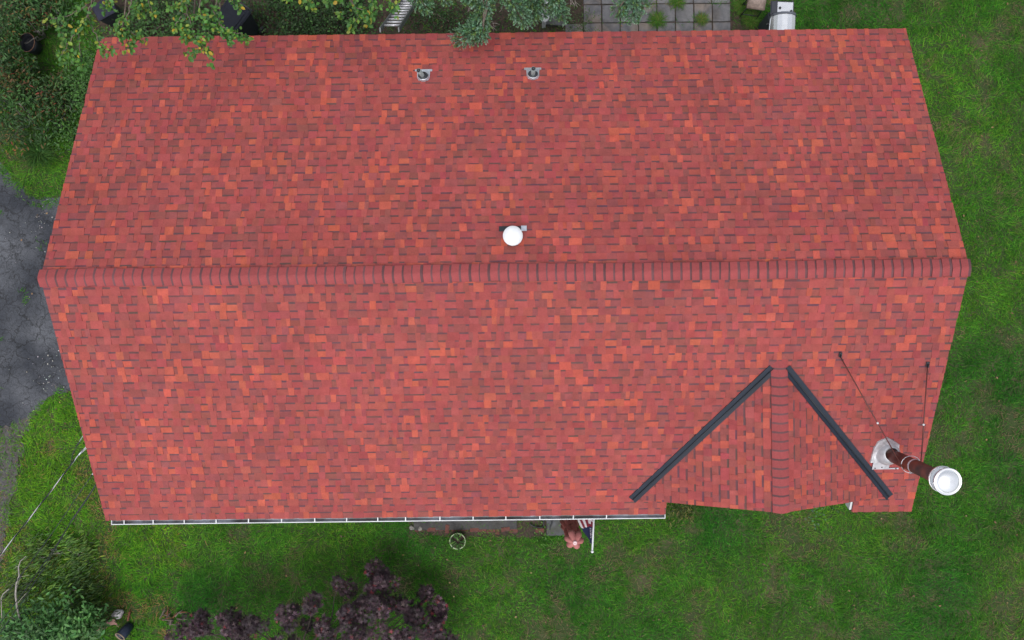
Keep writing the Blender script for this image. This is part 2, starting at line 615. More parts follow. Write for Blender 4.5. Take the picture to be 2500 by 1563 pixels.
def sheet(name, pts, z, material, kind='structure', thick=0.0):
    """flat polygon lying at z"""
    b = MB()
    P = [(p[0], p[1], z) for p in pts]
    b.poly(P)
    o = b.build(name, material)
    if kind:
        o['kind'] = kind
    return o


def ragged(pts, step, amp, seed):
    """closed outline subdivided and pushed about so its edge is uneven"""
    r = random.Random(seed)
    out = []
    n = len(pts)
    for i in range(n):
        a, b = Vector(pts[i][:2]), Vector(pts[(i + 1) % n][:2])
        k = max(1, int((b - a).length / step))
        for j in range(k):
            p = a.lerp(b, j / k)
            out.append((p.x + r.uniform(-amp, amp), p.y + r.uniform(-amp, amp)))
    return out


# ---------------------------------------------------------------- the ground
X0, X1 = -7.60, 7.39                      # gable ends
YF, YR, YB = -3.634, 0.760, 5.335         # front eave, ridge, back eave
ZE, ZR = 2.75, 4.51
TF = (ZR - ZE) / (YR - YF)                # front pitch
TB = (ZR - ZE) / (YB - YR)

g = MB()
g.poly([(-300, -300, 0), (300, -300, 0), (300, 300, 0), (-300, 300, 0)])
tag(g.build('ground', M['ground']), kind='structure')


def gp(px, py):
    p = at(px, py, 0)
    return (p.x, p.y)


drive_pts = [gp(-260, 300), gp(-20, 330), gp(0, 395), gp(30, 440), gp(55, 452), gp(60, 474), gp(95, 485), gp(150, 482), (-6.9, 2.0), (-6.9, -1.3), gp(170, 955), gp(120, 968), gp(96, 1002), gp(48, 1032), gp(0, 1050), gp(-60, 1120), gp(-70, 1420), gp(-260, 1500)]
drive_rag = ragged(drive_pts, 0.12, 0.035, 3)
sheet('driveway', drive_rag, 0.006, M['asphalt'])
dirt_pts = [gp(95, 1000), gp(60, 1060), gp(52, 1120), gp(36, 1200), gp(20, 1290), gp(10, 1360), gp(-5, 1420), gp(-75, 1425), gp(-66, 1120), gp(-10, 1048), gp(52, 1028)]
sheet('dirt_verge', ragged(dirt_pts, 0.09, 0.075, 5), 0.010, M['dirt'])
bed_pts = [gp(820, -60), gp(1480, -60), gp(1470, 70), (1.35, 4.95), (-7.4, 4.95), gp(250, 95), gp(210, 20), gp(230, -60)]
sheet('planting_bed', ragged(bed_pts, 0.2, 0.06, 8), 0.005, M['soil'])
front_bed = [gp(1000, 1268), gp(1345, 1266), gp(1345, 1309), gp(1250, 1312), gp(1120, 1312), gp(1000, 1305)]
sheet('border_soil', ragged(front_bed, 0.12, 0.03, 9), 0.004, M['soil'])
grill_bed = [gp(1783, 5), gp(1850, 30), gp(1880, 85), gp(1780, 90)]
sheet('trodden_soil', ragged(grill_bed, 0.1, 0.03, 12), 0.0045, M['soil'])

# patio of square pavers: every paver its own child
patio = MB()
p0, p1 = gp(1783, 54), None
patio_o = sheet('patio', [gp(1388, -70), gp(1784, -70), (at(1784, 60, 0).x, 5.0), (at(1392, 60, 0).x, 5.0)], 0.004, M['soil'])
pv = []
for k in range(3):
    b = MB()
    b.box((0, 0, 0), (0.392, 0.392, 0.045), bev=0.008)
    me = b.data('paver')
    me.materials.append((M['concrete'], mat('paver_b', (0.115, 0.115, 0.125), 0.9, var=0.4, scale=6, bump=0.3, col2=(0.155, 0.130, 0.115)), mat('paver_c', (0.150, 0.148, 0.155), 0.9, var=0.35, scale=5, bump=0.3, col2=(0.090, 0.090, 0.095)))[k])
    pv.append(me)
PV = 0.414
ox, oy = at(1783, 54, 0).x, at(1783, 54, 0).y
paver_cells = []
for i in range(9):
    for j in range(-2, 3):
        x, y = ox - PV * (i + 0.5), oy + PV * (j + 0.5)
        if i == 8 and j >= 0:
            continue
        o = bpy.data.objects.new('paver', pv[(i * 7 + j * 5 + (i * j) % 3) % 3])
        o.location = (x + random.uniform(-.006, .006), y + random.uniform(-.006, .006), 0.012 + random.uniform(-.004, .004))
        o.rotation_euler = (random.uniform(-.01, .01), random.uniform(-.01, .01), random.uniform(-.012, .012) + (math.pi / 2) * random.randrange(4))
        link(o, patio_o)
        paver_cells.append((x, y))
# front path: concrete strip, step and brick edging
strip = MB()
ca, cb = at(1010, 1281, 0), at(1262, 1276, 0)
strip.box(((ca.x + cb.x) / 2, -4.55, 0.02), (cb.x - ca.x, 0.30, 0.05), bev=0.012)
tag(strip.build('foundation_path', mat('dark_concrete', (.050, .049, .050), .9, var=.35, scale=9, bump=.4, col2=(.06, .058, .055))), kind='structure')  # concrete darker than the pavers
step = MB()
sp = at(1358, 1286, 0.05)
step.box((sp.x, sp.y + 0.06, 0.035), (0.44, 0.52, 0.07), bev=0.015)
tag(step.build('stepping_slab', M['slate']), 'dark concrete slab on the lawn beside the folded umbrella', 'slab')
bm = MB()
bm.box((0, 0, 0), (0.195, 0.092, 0.06), bev=0.006)
brick_me = bm.data('brick')
brick_me.materials.append(M['brick'])
edging = empty('brick_edging', at(1150, 1293, 0))
tag(edging, 'row of worn red bricks edging the bed under the gutter', 'edging')
for bx_, by_, rz in ((1053, 1293, .02), (1072, 1292, -.03), (1092, 1291, 1.5), (1112, 1293, .05), (1133, 1293, -.1), (1158, 1294, -.02), (1177, 1294, .02), (1198, 1297, -.06), (1215, 1295, 1.5), (1234, 1292, .1), (1254, 1297, .0), (1022, 1294, .04), (1318, 1295, -.05)):
    o = bpy.data.objects.new('brick', brick_me)
    q = at(bx_, by_, 0.03)
    o.location = (q.x - edging.location.x, q.y - edging.location.y, random.uniform(-.012, 0.028))
    o.rotation_euler = (random.uniform(-.10, .10), random.uniform(-.10, .10), rz + random.gauss(0, .06))
    link(o, edging)

# ---------------------------------------------------------------- the house
house = empty('house', ((X0 + X1) / 2, 0.8, 0))
tag(house, 'single storey house under a terracotta shingle roof with a cross gable', 'house')


def hpart(b, name, m, parent=None):
    """part of the house given in world coordinates"""
    o = b.build(name, m)
    p = parent or house
    o.parent = p
    o.matrix_parent_inverse = Matrix.Translation(-house.location)
    return o


wy0, wy1 = YF + 0.42, YB - 0.42
wx0, wx1 = X0 + 0.28, X1 - 0.28
NX0, NX1 = at(1625, 1260, ZE).x, at(2079, 1251, ZE).x        # notch in the front eave
GX, GY, GZ, GT = 4.55, -3.325, ZE + 1.15, 0.44               # cross gable: ridge x, rake y, ridge z, pitch
for nm, c, d in (('wall', ((wx0 + wx1) / 2, wy1 - .08, 1.33), (wx1 - wx0, .16, 2.66)), ('wall', (wx0 + .08, (wy0 + wy1) / 2, 1.33), (.16, wy1 - wy0 - .33, 2.66)), ('wall', (wx1 - .08, (wy0 + wy1) / 2, 1.33), (.16, wy1 - wy0 - .33, 2.66)), ('wall', ((wx0 + NX0) / 2, wy0 + .08, 1.33), (NX0 - wx0, .16, 2.66)), ('wall', ((wx1 + NX1) / 2, wy0 + .08, 1.33), (wx1 - NX1, .16, 2.66)), ('wall', ((NX0 + NX1) / 2, wy0 + 0.5, 1.33), (NX1 - NX0 + 0.3, .16, 2.66))):
    b = MB()
    b.box(c, d)
    hpart(b, nm, M['siding'])
for x in (wx0 + .08, wx1 - .08):                              # gable triangles
    b = MB()
    for s in (-.08, .08):
        b.poly([(x + s, YF + .25, ZE - .05), (x + s, YB - .25, ZE - .05), (x + s, YR, ZR - .15)])
    hpart(b, 'gable_wall', M['siding'])
b = MB()
for s in (0, .1):
    b.poly([(GX - 2.2, GY + .25 + s, ZE + .02), (GX + 2.2, GY + .25 + s, ZE + .02), (GX, GY + .25 + s, GZ - .12)])
hpart(b, 'entry_gable_wall', M['siding'])
for x in (NX0 + .12, NX1 - .12):
    b = MB()
    b.box((x, GY + .32, 1.38), (.11, .11, 2.76), bev=.01)
    hpart(b, 'porch_post', M['white'])
# soffit and fascia
b = MB()
b.box(((X0 + NX0) / 2, YF + .02, ZE - .10), (NX0 - X0 - .02, .025, .15))
hpart(b, 'fascia', M['white'])
b = MB()
b.box(((X1 + NX1) / 2, YF + .02, ZE - .10), (X1 - NX1 - .02, .025, .15))
b.box((NX1 - .012, YF + .19, ZE - .035), (.05, .30, .16), Matrix.Rotation(math.atan(TF), 3, 'X'))
hpart(b, 'fascia', M['white'])
b = MB()
b.box(((X0 + X1) / 2, YB - .02, ZE - .10), (X1 - X0 - .02, .025, .15))
hpart(b, 'fascia', M['white'])
for ya, yb in ((YF, wy0), (wy1, YB)):
    b = MB()
    b.box(((X0 + X1) / 2, (ya + yb) / 2 + (0.02 if ya == YF else -.02), ZE - .16) if ya != YF else ((X0 + NX0) / 2, (ya + yb) / 2 + .02, ZE - .16), ((X1 - X0 - .04) if ya != YF else (NX0 - X0 - .04), yb - ya - .06, .012))
    hpart(b, 'soffit', M['white'])

# roof deck: front slope with its notch, back slope, cross gable
TH = 0.035
roof = MB()


def zf(y):
    return ZE + (y - YF) * TF


def slab(b, pts, drop=0.06):
    """deck panel: pts on the upper side, dropped straight down for its thickness"""
    lo = [(p[0], p[1], p[2] - drop) for p in pts]
    b.poly(pts)
    b.poly(list(reversed(lo)))
    for i in range(len(pts)):
        j = (i + 1) % len(pts)
        b.poly([pts[i], lo[i], lo[j], pts[j]])


NY = GY + 0.12
slab(roof, [(X0, YF, zf(YF)), (NX0, YF, zf(YF)), (NX0, YR, ZR), (X0, YR, ZR)])
slab(roof, [(NX0, NY, zf(NY)), (NX1, NY, zf(NY)), (NX1, YR, ZR), (NX0, YR, ZR)])
slab(roof, [(NX1, YF, zf(YF)), (X1, YF, zf(YF)), (X1, YR, ZR), (NX1, YR, ZR)])
slab(roof, [(X1, YB, ZE), (X0, YB, ZE), (X0, YR, ZR), (X1, YR, ZR)])
roof_o = hpart(roof, 'roof', M['deck'])
gd = MB()
gy_apex = YF + (GZ - ZE) / TF
gdx = (GZ - zf(GY)) / GT
slab(gd, [(GX - gdx, GY, zf(GY)), (GX, GY, GZ), (GX, gy_apex, GZ)], 0.05)
slab(gd, [(GX, GY, GZ), (GX + gdx, GY, zf(GY)), (GX, gy_apex, GZ)], 0.05)
groof_o = hpart(gd, 'entry_roof', M['deck'])


def rpart(me_or_b, name, parent, m=None):
    """sub-part of the roof in world coordinates"""
    if isinstance(me_or_b, MB):
        me = me_or_b.data(name)
        me.materials.append(m or M['shingle'])
    else:
        me = me_or_b
    o = bpy.data.objects.new(name, me)
    COL.objects.link(o)
    o.parent = parent
    o.matrix_parent_inverse = Matrix.Translation(-house.location) if parent is house else Matrix.Identity(4)
    return o


# shingle courses ------------------------------------------------------------
EXPO = 0.1432
C_MID, C_ORG, C_MAR, C_DEEP, C_BAND = (0.302, 0.057, 0.050), (0.392, 0.073, 0.047), (0.240, 0.054, 0.050), (0.286, 0.048, 0.047), (0.112, 0.042, 0.048)


def shade(c):
    j = 1 + random.gauss(0, .05)
    return (c[0] * j * (1 + random.gauss(0, .03)), c[1] * j * (1 + random.gauss(0, .06)), c[2] * j * (1 + random.gauss(0, .06)))


def clip(poly, a, b, c):
    """keep the part of the 2D polygon where a*u + b*v + c >= 0"""
    out = []
    for i in range(len(poly)):
        p, q = poly[i], poly[(i + 1) % len(poly)]
        dp, dq = a * p[0] + b * p[1] + c, a * q[0] + b * q[1] + c
        if dp >= 0:
            out.append(p)
        if (dp >= 0) != (dq >= 0):
            t = dp / (dp - dq)
            out.append((p[0] + t * (q[0] - p[0]), p[1] + t * (q[1] - p[1])))
    return out


def area2(p):
    return abs(sum(p[i][0] * p[(i + 1) % len(p)][1] - p[(i + 1) % len(p)][0] * p[i][1] for i in range(len(p)))) / 2


class Piece:
    __slots__ = ('top', 'area', 'where')


def lay_courses(O, U, V, N, ulen, vlen, planes, skip, tone=1.0):
    """pieces of one slope; each a list of (3D polygon, colour)"""
    pieces = []
    n = int(math.ceil(vlen / EXPO))
    for k in range(n):
        v0, v1 = k * EXPO, min((k + 1) * EXPO, vlen)
        u = -random.uniform(0, .3)
        tooth = random.random() < .5
        lean = 0.0
        wav0, wav, since = random.gauss(0, .0018), 0.0, 9.0
        while u < ulen:
            w = random.choice((.085, .10, .12, .14, .165, .19, .205)) * random.uniform(.92, 1.08) if tooth else random.choice((.065, .085, .105, .13, .155, .185, .195)) * random.uniform(.92, 1.08)
            nl = random.uniform(-.007, .007)
            since += w
            if since > .95:          # the next shingle strip, laid a hair off the last
                wav, since = wav0 + random.gauss(0, .0022), 0.0
            segs = [(u, u + w, lean, nl)]
            if tooth and w > .13 and random.random() < .45:
                s = u + w * random.uniform(.35, .65)
                segs = [(u, s, lean, 0), (s, u + w, 0, nl)]
            for (ua, ub, la, lb) in segs:
                r = random.random()
                if tooth:
                    c = C_MID if r < .55 else C_ORG if r < .70 else C_MAR if r < .83 else C_DEEP
                else:
                    c = C_MAR if r < .52 else C_MID if r < .80 else C_ORG if r < .88 else C_DEEP
                c = shade(c)
                hb = (.0160 if tooth else .0070)
                quad = [(ua + la, v0 + wav), (ub + lb, v0 + wav), (ub - lb, v1 + .004), (ua - la, v1 + .004)]
                bh = random.uniform(.033, .041)
                parts = [(quad, c)]
                if not tooth:
                    vb = v1 - bh
                    parts = [(clip(quad, 0, -1, vb), c), (clip(quad, 0, 1, -vb), tuple(x * random.uniform(.85, 1.2) for x in C_BAND))]
                faces, ar, cen = [], 0.0, None
                for q, cc in parts:
                    for (a, b_, c_) in planes:
                        q = clip(q, a, b_, c_)
                        if len(q) < 3:
                            break
                    if len(q) < 3 or area2(q) < 1e-5:
                        continue
                    hh = lambda v: hb + (.0012 - hb) * max(0, min(1, (v - v0) / (v1 - v0)))
                    P3 = [O + U * p[0] + V * p[1] + N * hh(p[1]) for p in q]
                    faces.append((P3, [tuple(x * (1 + e) for x in cc) for e in (random.gauss(0, .05), random.gauss(0, .05), random.gauss(0, .05), random.gauss(0, .05), 0, 0, 0, 0)[:len(P3)]]))
                    for i in range(len(q)):
                        a, e = q[i], q[(i + 1) % len(q)]
                        if abs(a[1] - e[1]) < 1e-4 and a[1] > v0 + .02:
                            continue
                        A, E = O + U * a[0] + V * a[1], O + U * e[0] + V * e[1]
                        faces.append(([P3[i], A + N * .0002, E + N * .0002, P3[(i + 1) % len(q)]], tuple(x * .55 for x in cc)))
                    ar += area2(q)
                    cen = P3[0]
                if not faces:
                    continue
                if skip(cen, [O + U * p[0] + V * p[1] for p in quad]):
                    continue
                p = Piece()
                p.top, p.area, p.where = faces, ar, cen
                pieces.append(p)
            u += w
            lean = -nl * 0 + nl
            tooth = not tooth if random.random() < .93 else tooth
    return pieces


def gz(x):
    return GZ - GT * abs(x - GX)


def under_gable(cen, corners):
    # hidden below the cross gable, or inside the notch of the front eave
    if all(gz(p.x) > p.z + .06 and p.y > GY - .02 for p in corners):
        return True
    return False


def no_skip(cen, corners):
    return False


cf, sf = math.cos(math.atan(TF)), math.sin(math.atan(TF))
cbk, sbk = math.cos(math.atan(TB)), math.sin(math.atan(TB))
LEN = X1 - X0
pieces = []
vF, vB = (YR - YF) / cf - .03, (YB - YR) / cbk - .03
box = [(1, 0, .012), (-1, 0, LEN + .012)]
front = lay_courses(Vector((X0, YF - .012, ZE - .005)), Vector((1, 0, 0)), Vector((0, cf, sf)), Vector((0, -sf, cf)), LEN, vF, box, under_gable)
notch = []
for p in front:
    cx = sum(q.x for q in p.top[0][0]) / len(p.top[0][0])
    cy = sum(q.y for q in p.top[0][0]) / len(p.top[0][0])
    if cy < GY + .1:
        # trim the pieces that would hang in the notch
        newf = []
        for poly, cc in p.top:
            for side in (-1, 1):
                lim = NX0 if side < 0 else NX1
                Q = []
                m = len(poly)
                for i in range(m):
                    a, e = poly[i], poly[(i + 1) % m]
                    da, de = (lim - a.x, lim - e.x) if side < 0 else (a.x - lim, e.x - lim)
                    if da >= 0:
                        Q.append(a)
                    if (da >= 0) != (de >= 0):
                        Q.append(a.lerp(e, da / (da - de)))
                if len(Q) >= 3:
                    if isinstance(cc, list):
                        newf.append((Q, cc if len(cc) == len(Q) else cc[0]))
                    else:
                        newf.append((Q, cc))
                    if len(Q) == m and all((Q[i] - poly[i]).length < 1e-9 for i in range(m)):
                        pass
        p.top = newf
        if not newf:
            continue
    notch.append(p)
pieces += notch
pieces += lay_courses(Vector((X1, YB + .012, ZE - .005)), Vector((-1, 0, 0)), Vector((0, -cbk, sbk)), Vector((0, sbk, cbk)), LEN, vB, box, no_skip)
# cross gable: courses run parallel to its ridge, clipped along the valleys
cg, sg = math.cos(math.atan(GT)), math.sin(math.atan(GT))
gl = (gdx + .02) / cg
for sgn in (-1, 1):
    Oz = GZ - GT * (gdx + .02)
    ox_ = GX + sgn * (gdx + .02)
    if sgn < 0:
        O, U, V, N = Vector((ox_, gy_apex, Oz)), Vector((0, -1, 0)), Vector((cg, 0, sg)), Vector((-sg, 0, cg))
        ul = gy_apex - GY + .012
        # keep where gable height >= main roof height: Oz + v*sg >= ZE + (gy_apex - u - YF)*TF
        pl = [(TF, sg, Oz - ZE - (gy_apex - YF) * TF), (-1, 0, ul)]
    else:
        O, U, V, N = Vector((ox_, GY - .012, Oz)), Vector((0, 1, 0)), Vector((-cg, 0, sg)), Vector((sg, 0, cg))
        ul = gy_apex - GY + .012
        pl = [(-TF, sg, Oz - ZE - (GY - .012 - YF) * TF), (1, 0, 0)]
    pieces += lay_courses(O, U, V, N, ul, gl - .03, pl, no_skip)


def score(p):
    d = CAM_Z - p.where.z
    return p.area / d ** 2


pieces.sort(key=score, reverse=True)
for p in pieces[:300]:
    b = MB()
    for poly, cc in p.top:
        b.poly(poly, cc)
    rpart(b, 'shingle', roof_o)
fb = MB()
for p in pieces[300:]:
    for poly, cc in p.top:
        fb.poly(poly, cc)
so = rpart(fb, 'shingle_field', roof_o)
so['kind'] = 'stuff'

# ridge: vent strip and one cap after another --------------------------------
CAPW, CAPE = 0.142, 0.1545


def cap_mesh(shade_k, band_k):
    """bent cap, butt end at x=0 standing proud, dark headlap band at the far end"""
    b = MB()
    base = tuple(x * shade_k for x in (0.285, 0.052, 0.054))
    band = tuple(x * band_k for x in (0.118, 0.046, 0.052))
    ys = [-1, -.78, -.5, -.22, 0, .22, .5, .78, 1]
    L = CAPE + .01

    def prof(t, h):
        y = t * CAPW
        return (y, .010 - .42 * (math.sqrt(y * y + .0016) - .040) + h)

    xs = [(0, .011), (CAPE * .775, .0045), (CAPE * .775, .0045), (L, .002)]
    bow = lambda t: .010 * (t * t) - .004
    for i in range(8):
        for (xa, ha), (xb, hb), cc in ((xs[0], xs[1], base), (xs[2], xs[3], band)):
            ya, za = prof(ys[i], ha)
            yb, zb = prof(ys[i + 1], ha)
            yc, zc = prof(ys[i + 1], hb)
            yd, zd = prof(ys[i], hb)
            b.poly([(xa + bow(ys[i]), ya, za), (xb + bow(ys[i]), yd, zd), (xb + bow(ys[i + 1]), yc, zc), (xa + bow(ys[i + 1]), yb, zb)][::-1], cc)
        ya, za = prof(ys[i], .011)
        yb, zb = prof(ys[i + 1], .011)
        b.poly([(bow(ys[i]), ya, za), (bow(ys[i + 1]), yb, zb), (bow(ys[i + 1]), yb, zb - .014), (bow(ys[i]), ya, za - .014)][::-1], tuple(x * .5 for x in base))
    for s in (0, 8):
        ya, za = prof(ys[s], .011)
        yd, zd = prof(ys[s], .002)
        q = [(bow(1), ya, za), (L + bow(1), yd, zd), (L + bow(1), yd, zd - .022), (bow(1), ya, za - .022)]
        b.poly(q if s == 0 else q[::-1], base)
    me = b.data('ridge_cap')
    me.materials.append(M['shingle'])
    return me


caps = [cap_mesh(k, j) for k, j in ((1, 1), (.95, .85), (1.05, 1.15), (1.02, .8), (.97, 1.2), (1.0, 1.1), (.92, 1.0), (1.03, .9))]
nv = MB()
nv.box(((X0 + X1) / 2, YR - .068, ZR + .018 - .028), (LEN - .02, .13, .030), Matrix.Rotation(math.atan(TF), 3, 'X'))
nv.box(((X0 + X1) / 2, YR + .068, ZR + .018 - .028), (LEN - .02, .13, .030), Matrix.Rotation(-math.atan(TB), 3, 'X'))
rpart(nv, 'ridge_vent', roof_o, M['deck'])
ncap = int(round((LEN + .03) / CAPE))
step_ = (LEN + .03) / ncap
for i in range(ncap):
    o = rpart(random.choice(caps), 'ridge_cap', roof_o)
    o.location = (X0 - .02 + i * step_ + (random.gauss(0, .005) if i else 0), YR + random.gauss(0, .004) + .006 * math.sin(i * .17), ZR + .034 + .008 * math.sin(i * .21))
    o.rotation_euler = (random.gauss(0, .012), random.gauss(0, .008), random.gauss(0, .014))
for dy in (-.075, .075):
    b = MB()
    b.lathe([(.010, 0), (.010, .004), (.0, .005)], 8, (X1 - .06, YR + dy, ZR + .034 + .012 - abs(dy) * .46))
    rpart(b, 'nail_head', roof_o, M['screw'])
ng = int((gy_apex - GY) / step_)
for i in range(ng + 1):
    o = rpart(random.choice(caps), 'ridge_cap', roof_o)
    o.location = (GX + random.gauss(0, .002), GY - .015 + i * step_, GZ + .003)
    o.rotation_euler = (0, 0, math.pi / 2 + random.gauss(0, .008))

# valley metal: V-shaped trough with a standing rib -----------------------------
for sgn in (-1, 1):
    top = Vector((GX + sgn * .10, gy_apex - .10 * GT / TF, GZ - GT * .10))
    bot = Vector((GX + sgn * (gdx + .03), GY - .015, GZ - GT * (gdx + .03)))
    axis = (bot - top).normalized()
    nm = Vector((0, -sf, cf))
    ngb = Vector((sgn * sg, 0, cg))
    am = axis.cross(nm).normalized()
    if (am.x > 0) != (sgn > 0):
        am = -am
    ag = axis.cross(ngb).normalized()
    if (ag.x > 0) == (sgn > 0):
        ag = -ag
    up = (nm + ngb).normalized()
    b = MB()
    wm, wg = .095, .080
    sec = [(am * wm + nm * .013), (am * wm + nm * .026), (am * .012 + nm * .026), (am * .004 + up * .040), (ag * .004 + up * .040), (ag * .012 + ngb * .026), (ag * wg + ngb * .026), (ag * wg + ngb * .013)]
    for i in range(len(sec) - 1):
        b.poly([top + sec[i], bot + sec[i], bot + sec[i + 1], top + sec[i + 1]])
    o = rpart(b, 'valley_flashing', roof_o, M['valley'])
    b = MB()
    b.tube([top + up * .040, bot + up * .040 - axis * .004], .0075, 6)  # black tube paints the shadow line along the rib
    rpart(b, 'valley_rib_shade', roof_o, M['black'])

# gutter along the front eave ---------------------------------------------------
gx0, gx1 = at(271, 1276, ZE).x, NX0 - .005
GW, GH = .098, .105
gb = MB()
gy0 = YF - .004
sec_o = [(0, 0), (0, -GH), (-.06, -GH), (-GW + .012, -GH * .55), (-GW, -.012), (-GW, .0)]
sec_i = [(-GW + .015, .0), (-GW + .017, -.014), (-.050, -.060), (-.006, -.060), (-.006, 0)]


def gpt(x, s):
    return (x, gy0 + s[0], ZE - .012 + s[1])


for S in (sec_o + sec_i[:1],):
    for i in range(len(S) - 1):
        gb.poly([gpt(gx0, S[i]), gpt(gx1, S[i]), gpt(gx1, S[i + 1]), gpt(gx0, S[i + 1])])
for x in (gx0, gx1 - .008):
    gb.box((x + .004, gy0 - GW / 2, ZE - .010 - GH / 2), (.012, GW, GH + .004))
gut = hpart(gb, 'gutter', M['white'])
gi = MB()
for i in range(len(sec_i) - 1):
    gi.poly([gpt(gx0 + .01, sec_i[i]), gpt(gx1 - .01, sec_i[i]), gpt(gx1 - .01, sec_i[i + 1]), gpt(gx0 + .01, sec_i[i + 1])])
rpart(gi, 'gutter_channel', gut, M['gutter_in'])
for hx in (302, 373, 449, 527, 606, 687, 768, 846, 922, 990, 1074, 1155, 1235, 1318, 1400, 1481):
    b = MB()
    x = at(hx, 1272, ZE).x
    b.box((x, gy0 - GW / 2 + .004, ZE - .013), (.020, GW - .012, .006))
    rpart(b, 'gutter_hanger', gut, M['white'])

# ---------------------------------------------------------------- things on the roof
def on_back(px, py):
    """point of the back slope seen at (px, py)"""
    z = ZE + .8
    for _ in range(40):
        p = at(px, py, z)
        z = ZE + (YB - p.y) * TB
    return at(px, py, z)


def on_front(px, py):
    z = ZE + .8
    for _ in range(40):
        p = at(px, py, z)
        z = zf(p.y)
    return at(px, py, z)


ROT_B = Matrix.Rotation(-math.atan(TB), 3, 'X')       # lies on the back slope
ROT_F = Matrix.Rotation(math.atan(TF), 3, 'X')

for idx, (px, py, tilt, lab) in enumerate(((1034, 189, -.16, 'galvanised plumbing vent with leaning grey pipe, further from the umbrella spruce'), (1301, 185, .0, 'galvanised plumbing vent with upright grey pipe near the white dome vent'))):
    c = on_back(px, py)
    t = empty('plumbing_vent', c)
    tag(t, ('galvanised plumbing vent with leaning grey pipe, left one of the pair', 'galvanised plumbing vent with straight grey pipe, right one of the pair')[idx], 'roof vent', 'plumbing vents on the back slope')
    b = MB()
    # plate: wide strip at the eave side, throat narrowing to the collar
    pl = [(-.155, .165), (.155, .165), (.155, .122), (.118, .118), (.112, -.02), (.085, -.08), (.0, -.108), (-.085, -.08), (-.112, -.02), (-.118, .118), (-.155, .122)]
    P = [ROT_B @ Vector((x, y, .020)) for x, y in pl]
    Q = [ROT_B @ Vector((x, y, .010)) for x, y in pl]
    b.poly(P[::-1])
    for i in range(len(P)):
        b.poly([P[i], Q[i], Q[(i + 1) % len(P)], P[(i + 1) % len(P)]])
    b.build('flashing_plate', M['galv'], t)
    b = MB()
    b.lathe([(.106, .0), (.102, .035), (.098, .05), (.092, .05), (.090, .030)], 28, (0, 0, .018), ROT_B)
    b.build('collar', M['galv'], t)
    b = MB()
    b.lathe([(.091, .030), (.062, .034), (.048, .058), (.043, .085), (.038, .09)], 24, (0, 0, .018), ROT_B)
    b.build('rubber_boot', M['dark_rubber'], t)
    b = MB()
    rt = Matrix.Rotation(tilt, 3, 'Y')
    b.lathe([(.041, 0), (.041, .30), (.034, .302)], 20, (0, .012, .02), rt)
    pipe = b.build('pipe', M['pipe_grey'], t)
    b = MB()
    b.lathe([(.0345, .300), (.0335, .285), (.0, .284)], 20, (0, .012, .021), rt)  # black disc stands in for the shade down the open pipe
    b.build('pipe_mouth_shade', M['black'], pipe)

c = on_back(1252, 579)
t = empty('exhaust_vent', c)
tag(t, 'round white dome-capped exhaust vent near the middle of the ridge', 'roof vent')
b = MB()
b.box(ROT_B @ Vector((0, .145, .018)), (.46, .095, .012), ROT_B, .002)
fp = b.build('flashing_plate', M['black'], t)
b = MB()
b.box(ROT_B @ Vector((.185, .145, .028)), (.092, .098, .008), ROT_B)
b.build('bare_metal_patch', M['galv'], t)
b = MB()
b.lathe([(.150, -.06), (.148, .10), (.140, .16), (.10, .18)], 28)
b.build('collar', M['dark_rubber'], t)
b = MB()
b.lathe([(.145, .165), (.160, .17), (.163, .185), (.157, .200), (.147, .203), (.141, .210), (.108, .228), (.06, .238), (.0, .241)], 40)
b.build('cap', M['cap_white'], t)

# tall flue, leaning a little
def on_front(px, py):
    z = ZE + .8
    for _ in range(40):
        p = at(px, py, z)
        z = zf(p.y)
    return at(px, py, z)


cflue = on_front(2172, 1110)
ftop = at(2316, 1177, 4.97) - cflue
FL = ftop.length
RL = ftop.to_track_quat('Z', 'Y').to_matrix()
t = empty('chimney_flue', cflue)
tag(t, 'tall brown metal chimney flue with silver round cap at the roof corner', 'chimney')
b = MB()
pl = [(-.33, -.15), (.10, -.15), (.14, .04), (.12, .22), (.00, .30), (-.12, .37), (-.27, .27), (-.32, .14)]
P = [ROT_F @ Vector((x, y, .032)) for x, y in pl]
Q = [ROT_F @ Vector((x * 1.03, y * 1.03, .008)) for x, y in pl]
b.poly(P)
for i in range(len(P)):
    b.poly([P[i], Q[i], Q[(i + 1) % len(P)], P[(i + 1) % len(P)]])
fl = b.build('flashing', M['galv_worn'], t)
b = MB()
b.box(ROT_F @ Vector((-.13, -.215, .026)), (.30, .14, .010), ROT_F)
b.box(ROT_F @ Vector((-.04, -.280, .022)), (.48, .026, .014), ROT_F)
b.build('flashing_apron', M['galv_light'], fl)
for q in ((-.23, -.265), (-.11, -.250), (.15, -.280)):
    b = MB()
    b.lathe([(.012, 0), (.012, .005), (0, .006)], 8, ROT_F @ Vector((q[0], q[1], .032)), ROT_F)
    b.build('screw', M['black'], fl)
b = MB()
b.lathe([(.225, .0), (.218, .02), (.190, .07), (.160, .115), (.135, .145), (.119, .150)], 36, (-.045, .035, .015))
b.build('cone', M['galv_light'], t)
b = MB()
b.lathe([(.116, .05), (.116, FL - .20), (.10, FL - .20), (.10, FL - .5)], 32, rot=RL)
b.build('pipe', M['flue'], t)
b = MB()
b.lathe([(.118, .80), (.123, .805), (.123, .835), (.118, .84)], 32, rot=RL)
b.build('pipe_band', M['galv'], t)
hz = .70
b = MB()
b.tube([RL @ Vector((.150 * math.cos(w), .150 * math.sin(w), hz + .03 * math.sin(w + .8))) for w in [2 * math.pi * i / 24 for i in range(25)]], .0055, 6)
b.build('guy_ring', M['galv'], t)
b = MB()
b.lathe([(.110, FL - .25), (.170, FL - .225), (.205, FL - .195), (.212, FL - .165), (.203, FL - .16), (.175, FL - .185), (.11, FL - .20)], 44, rot=RL)
b.build('cap_base', M['mirror_metal'], t)
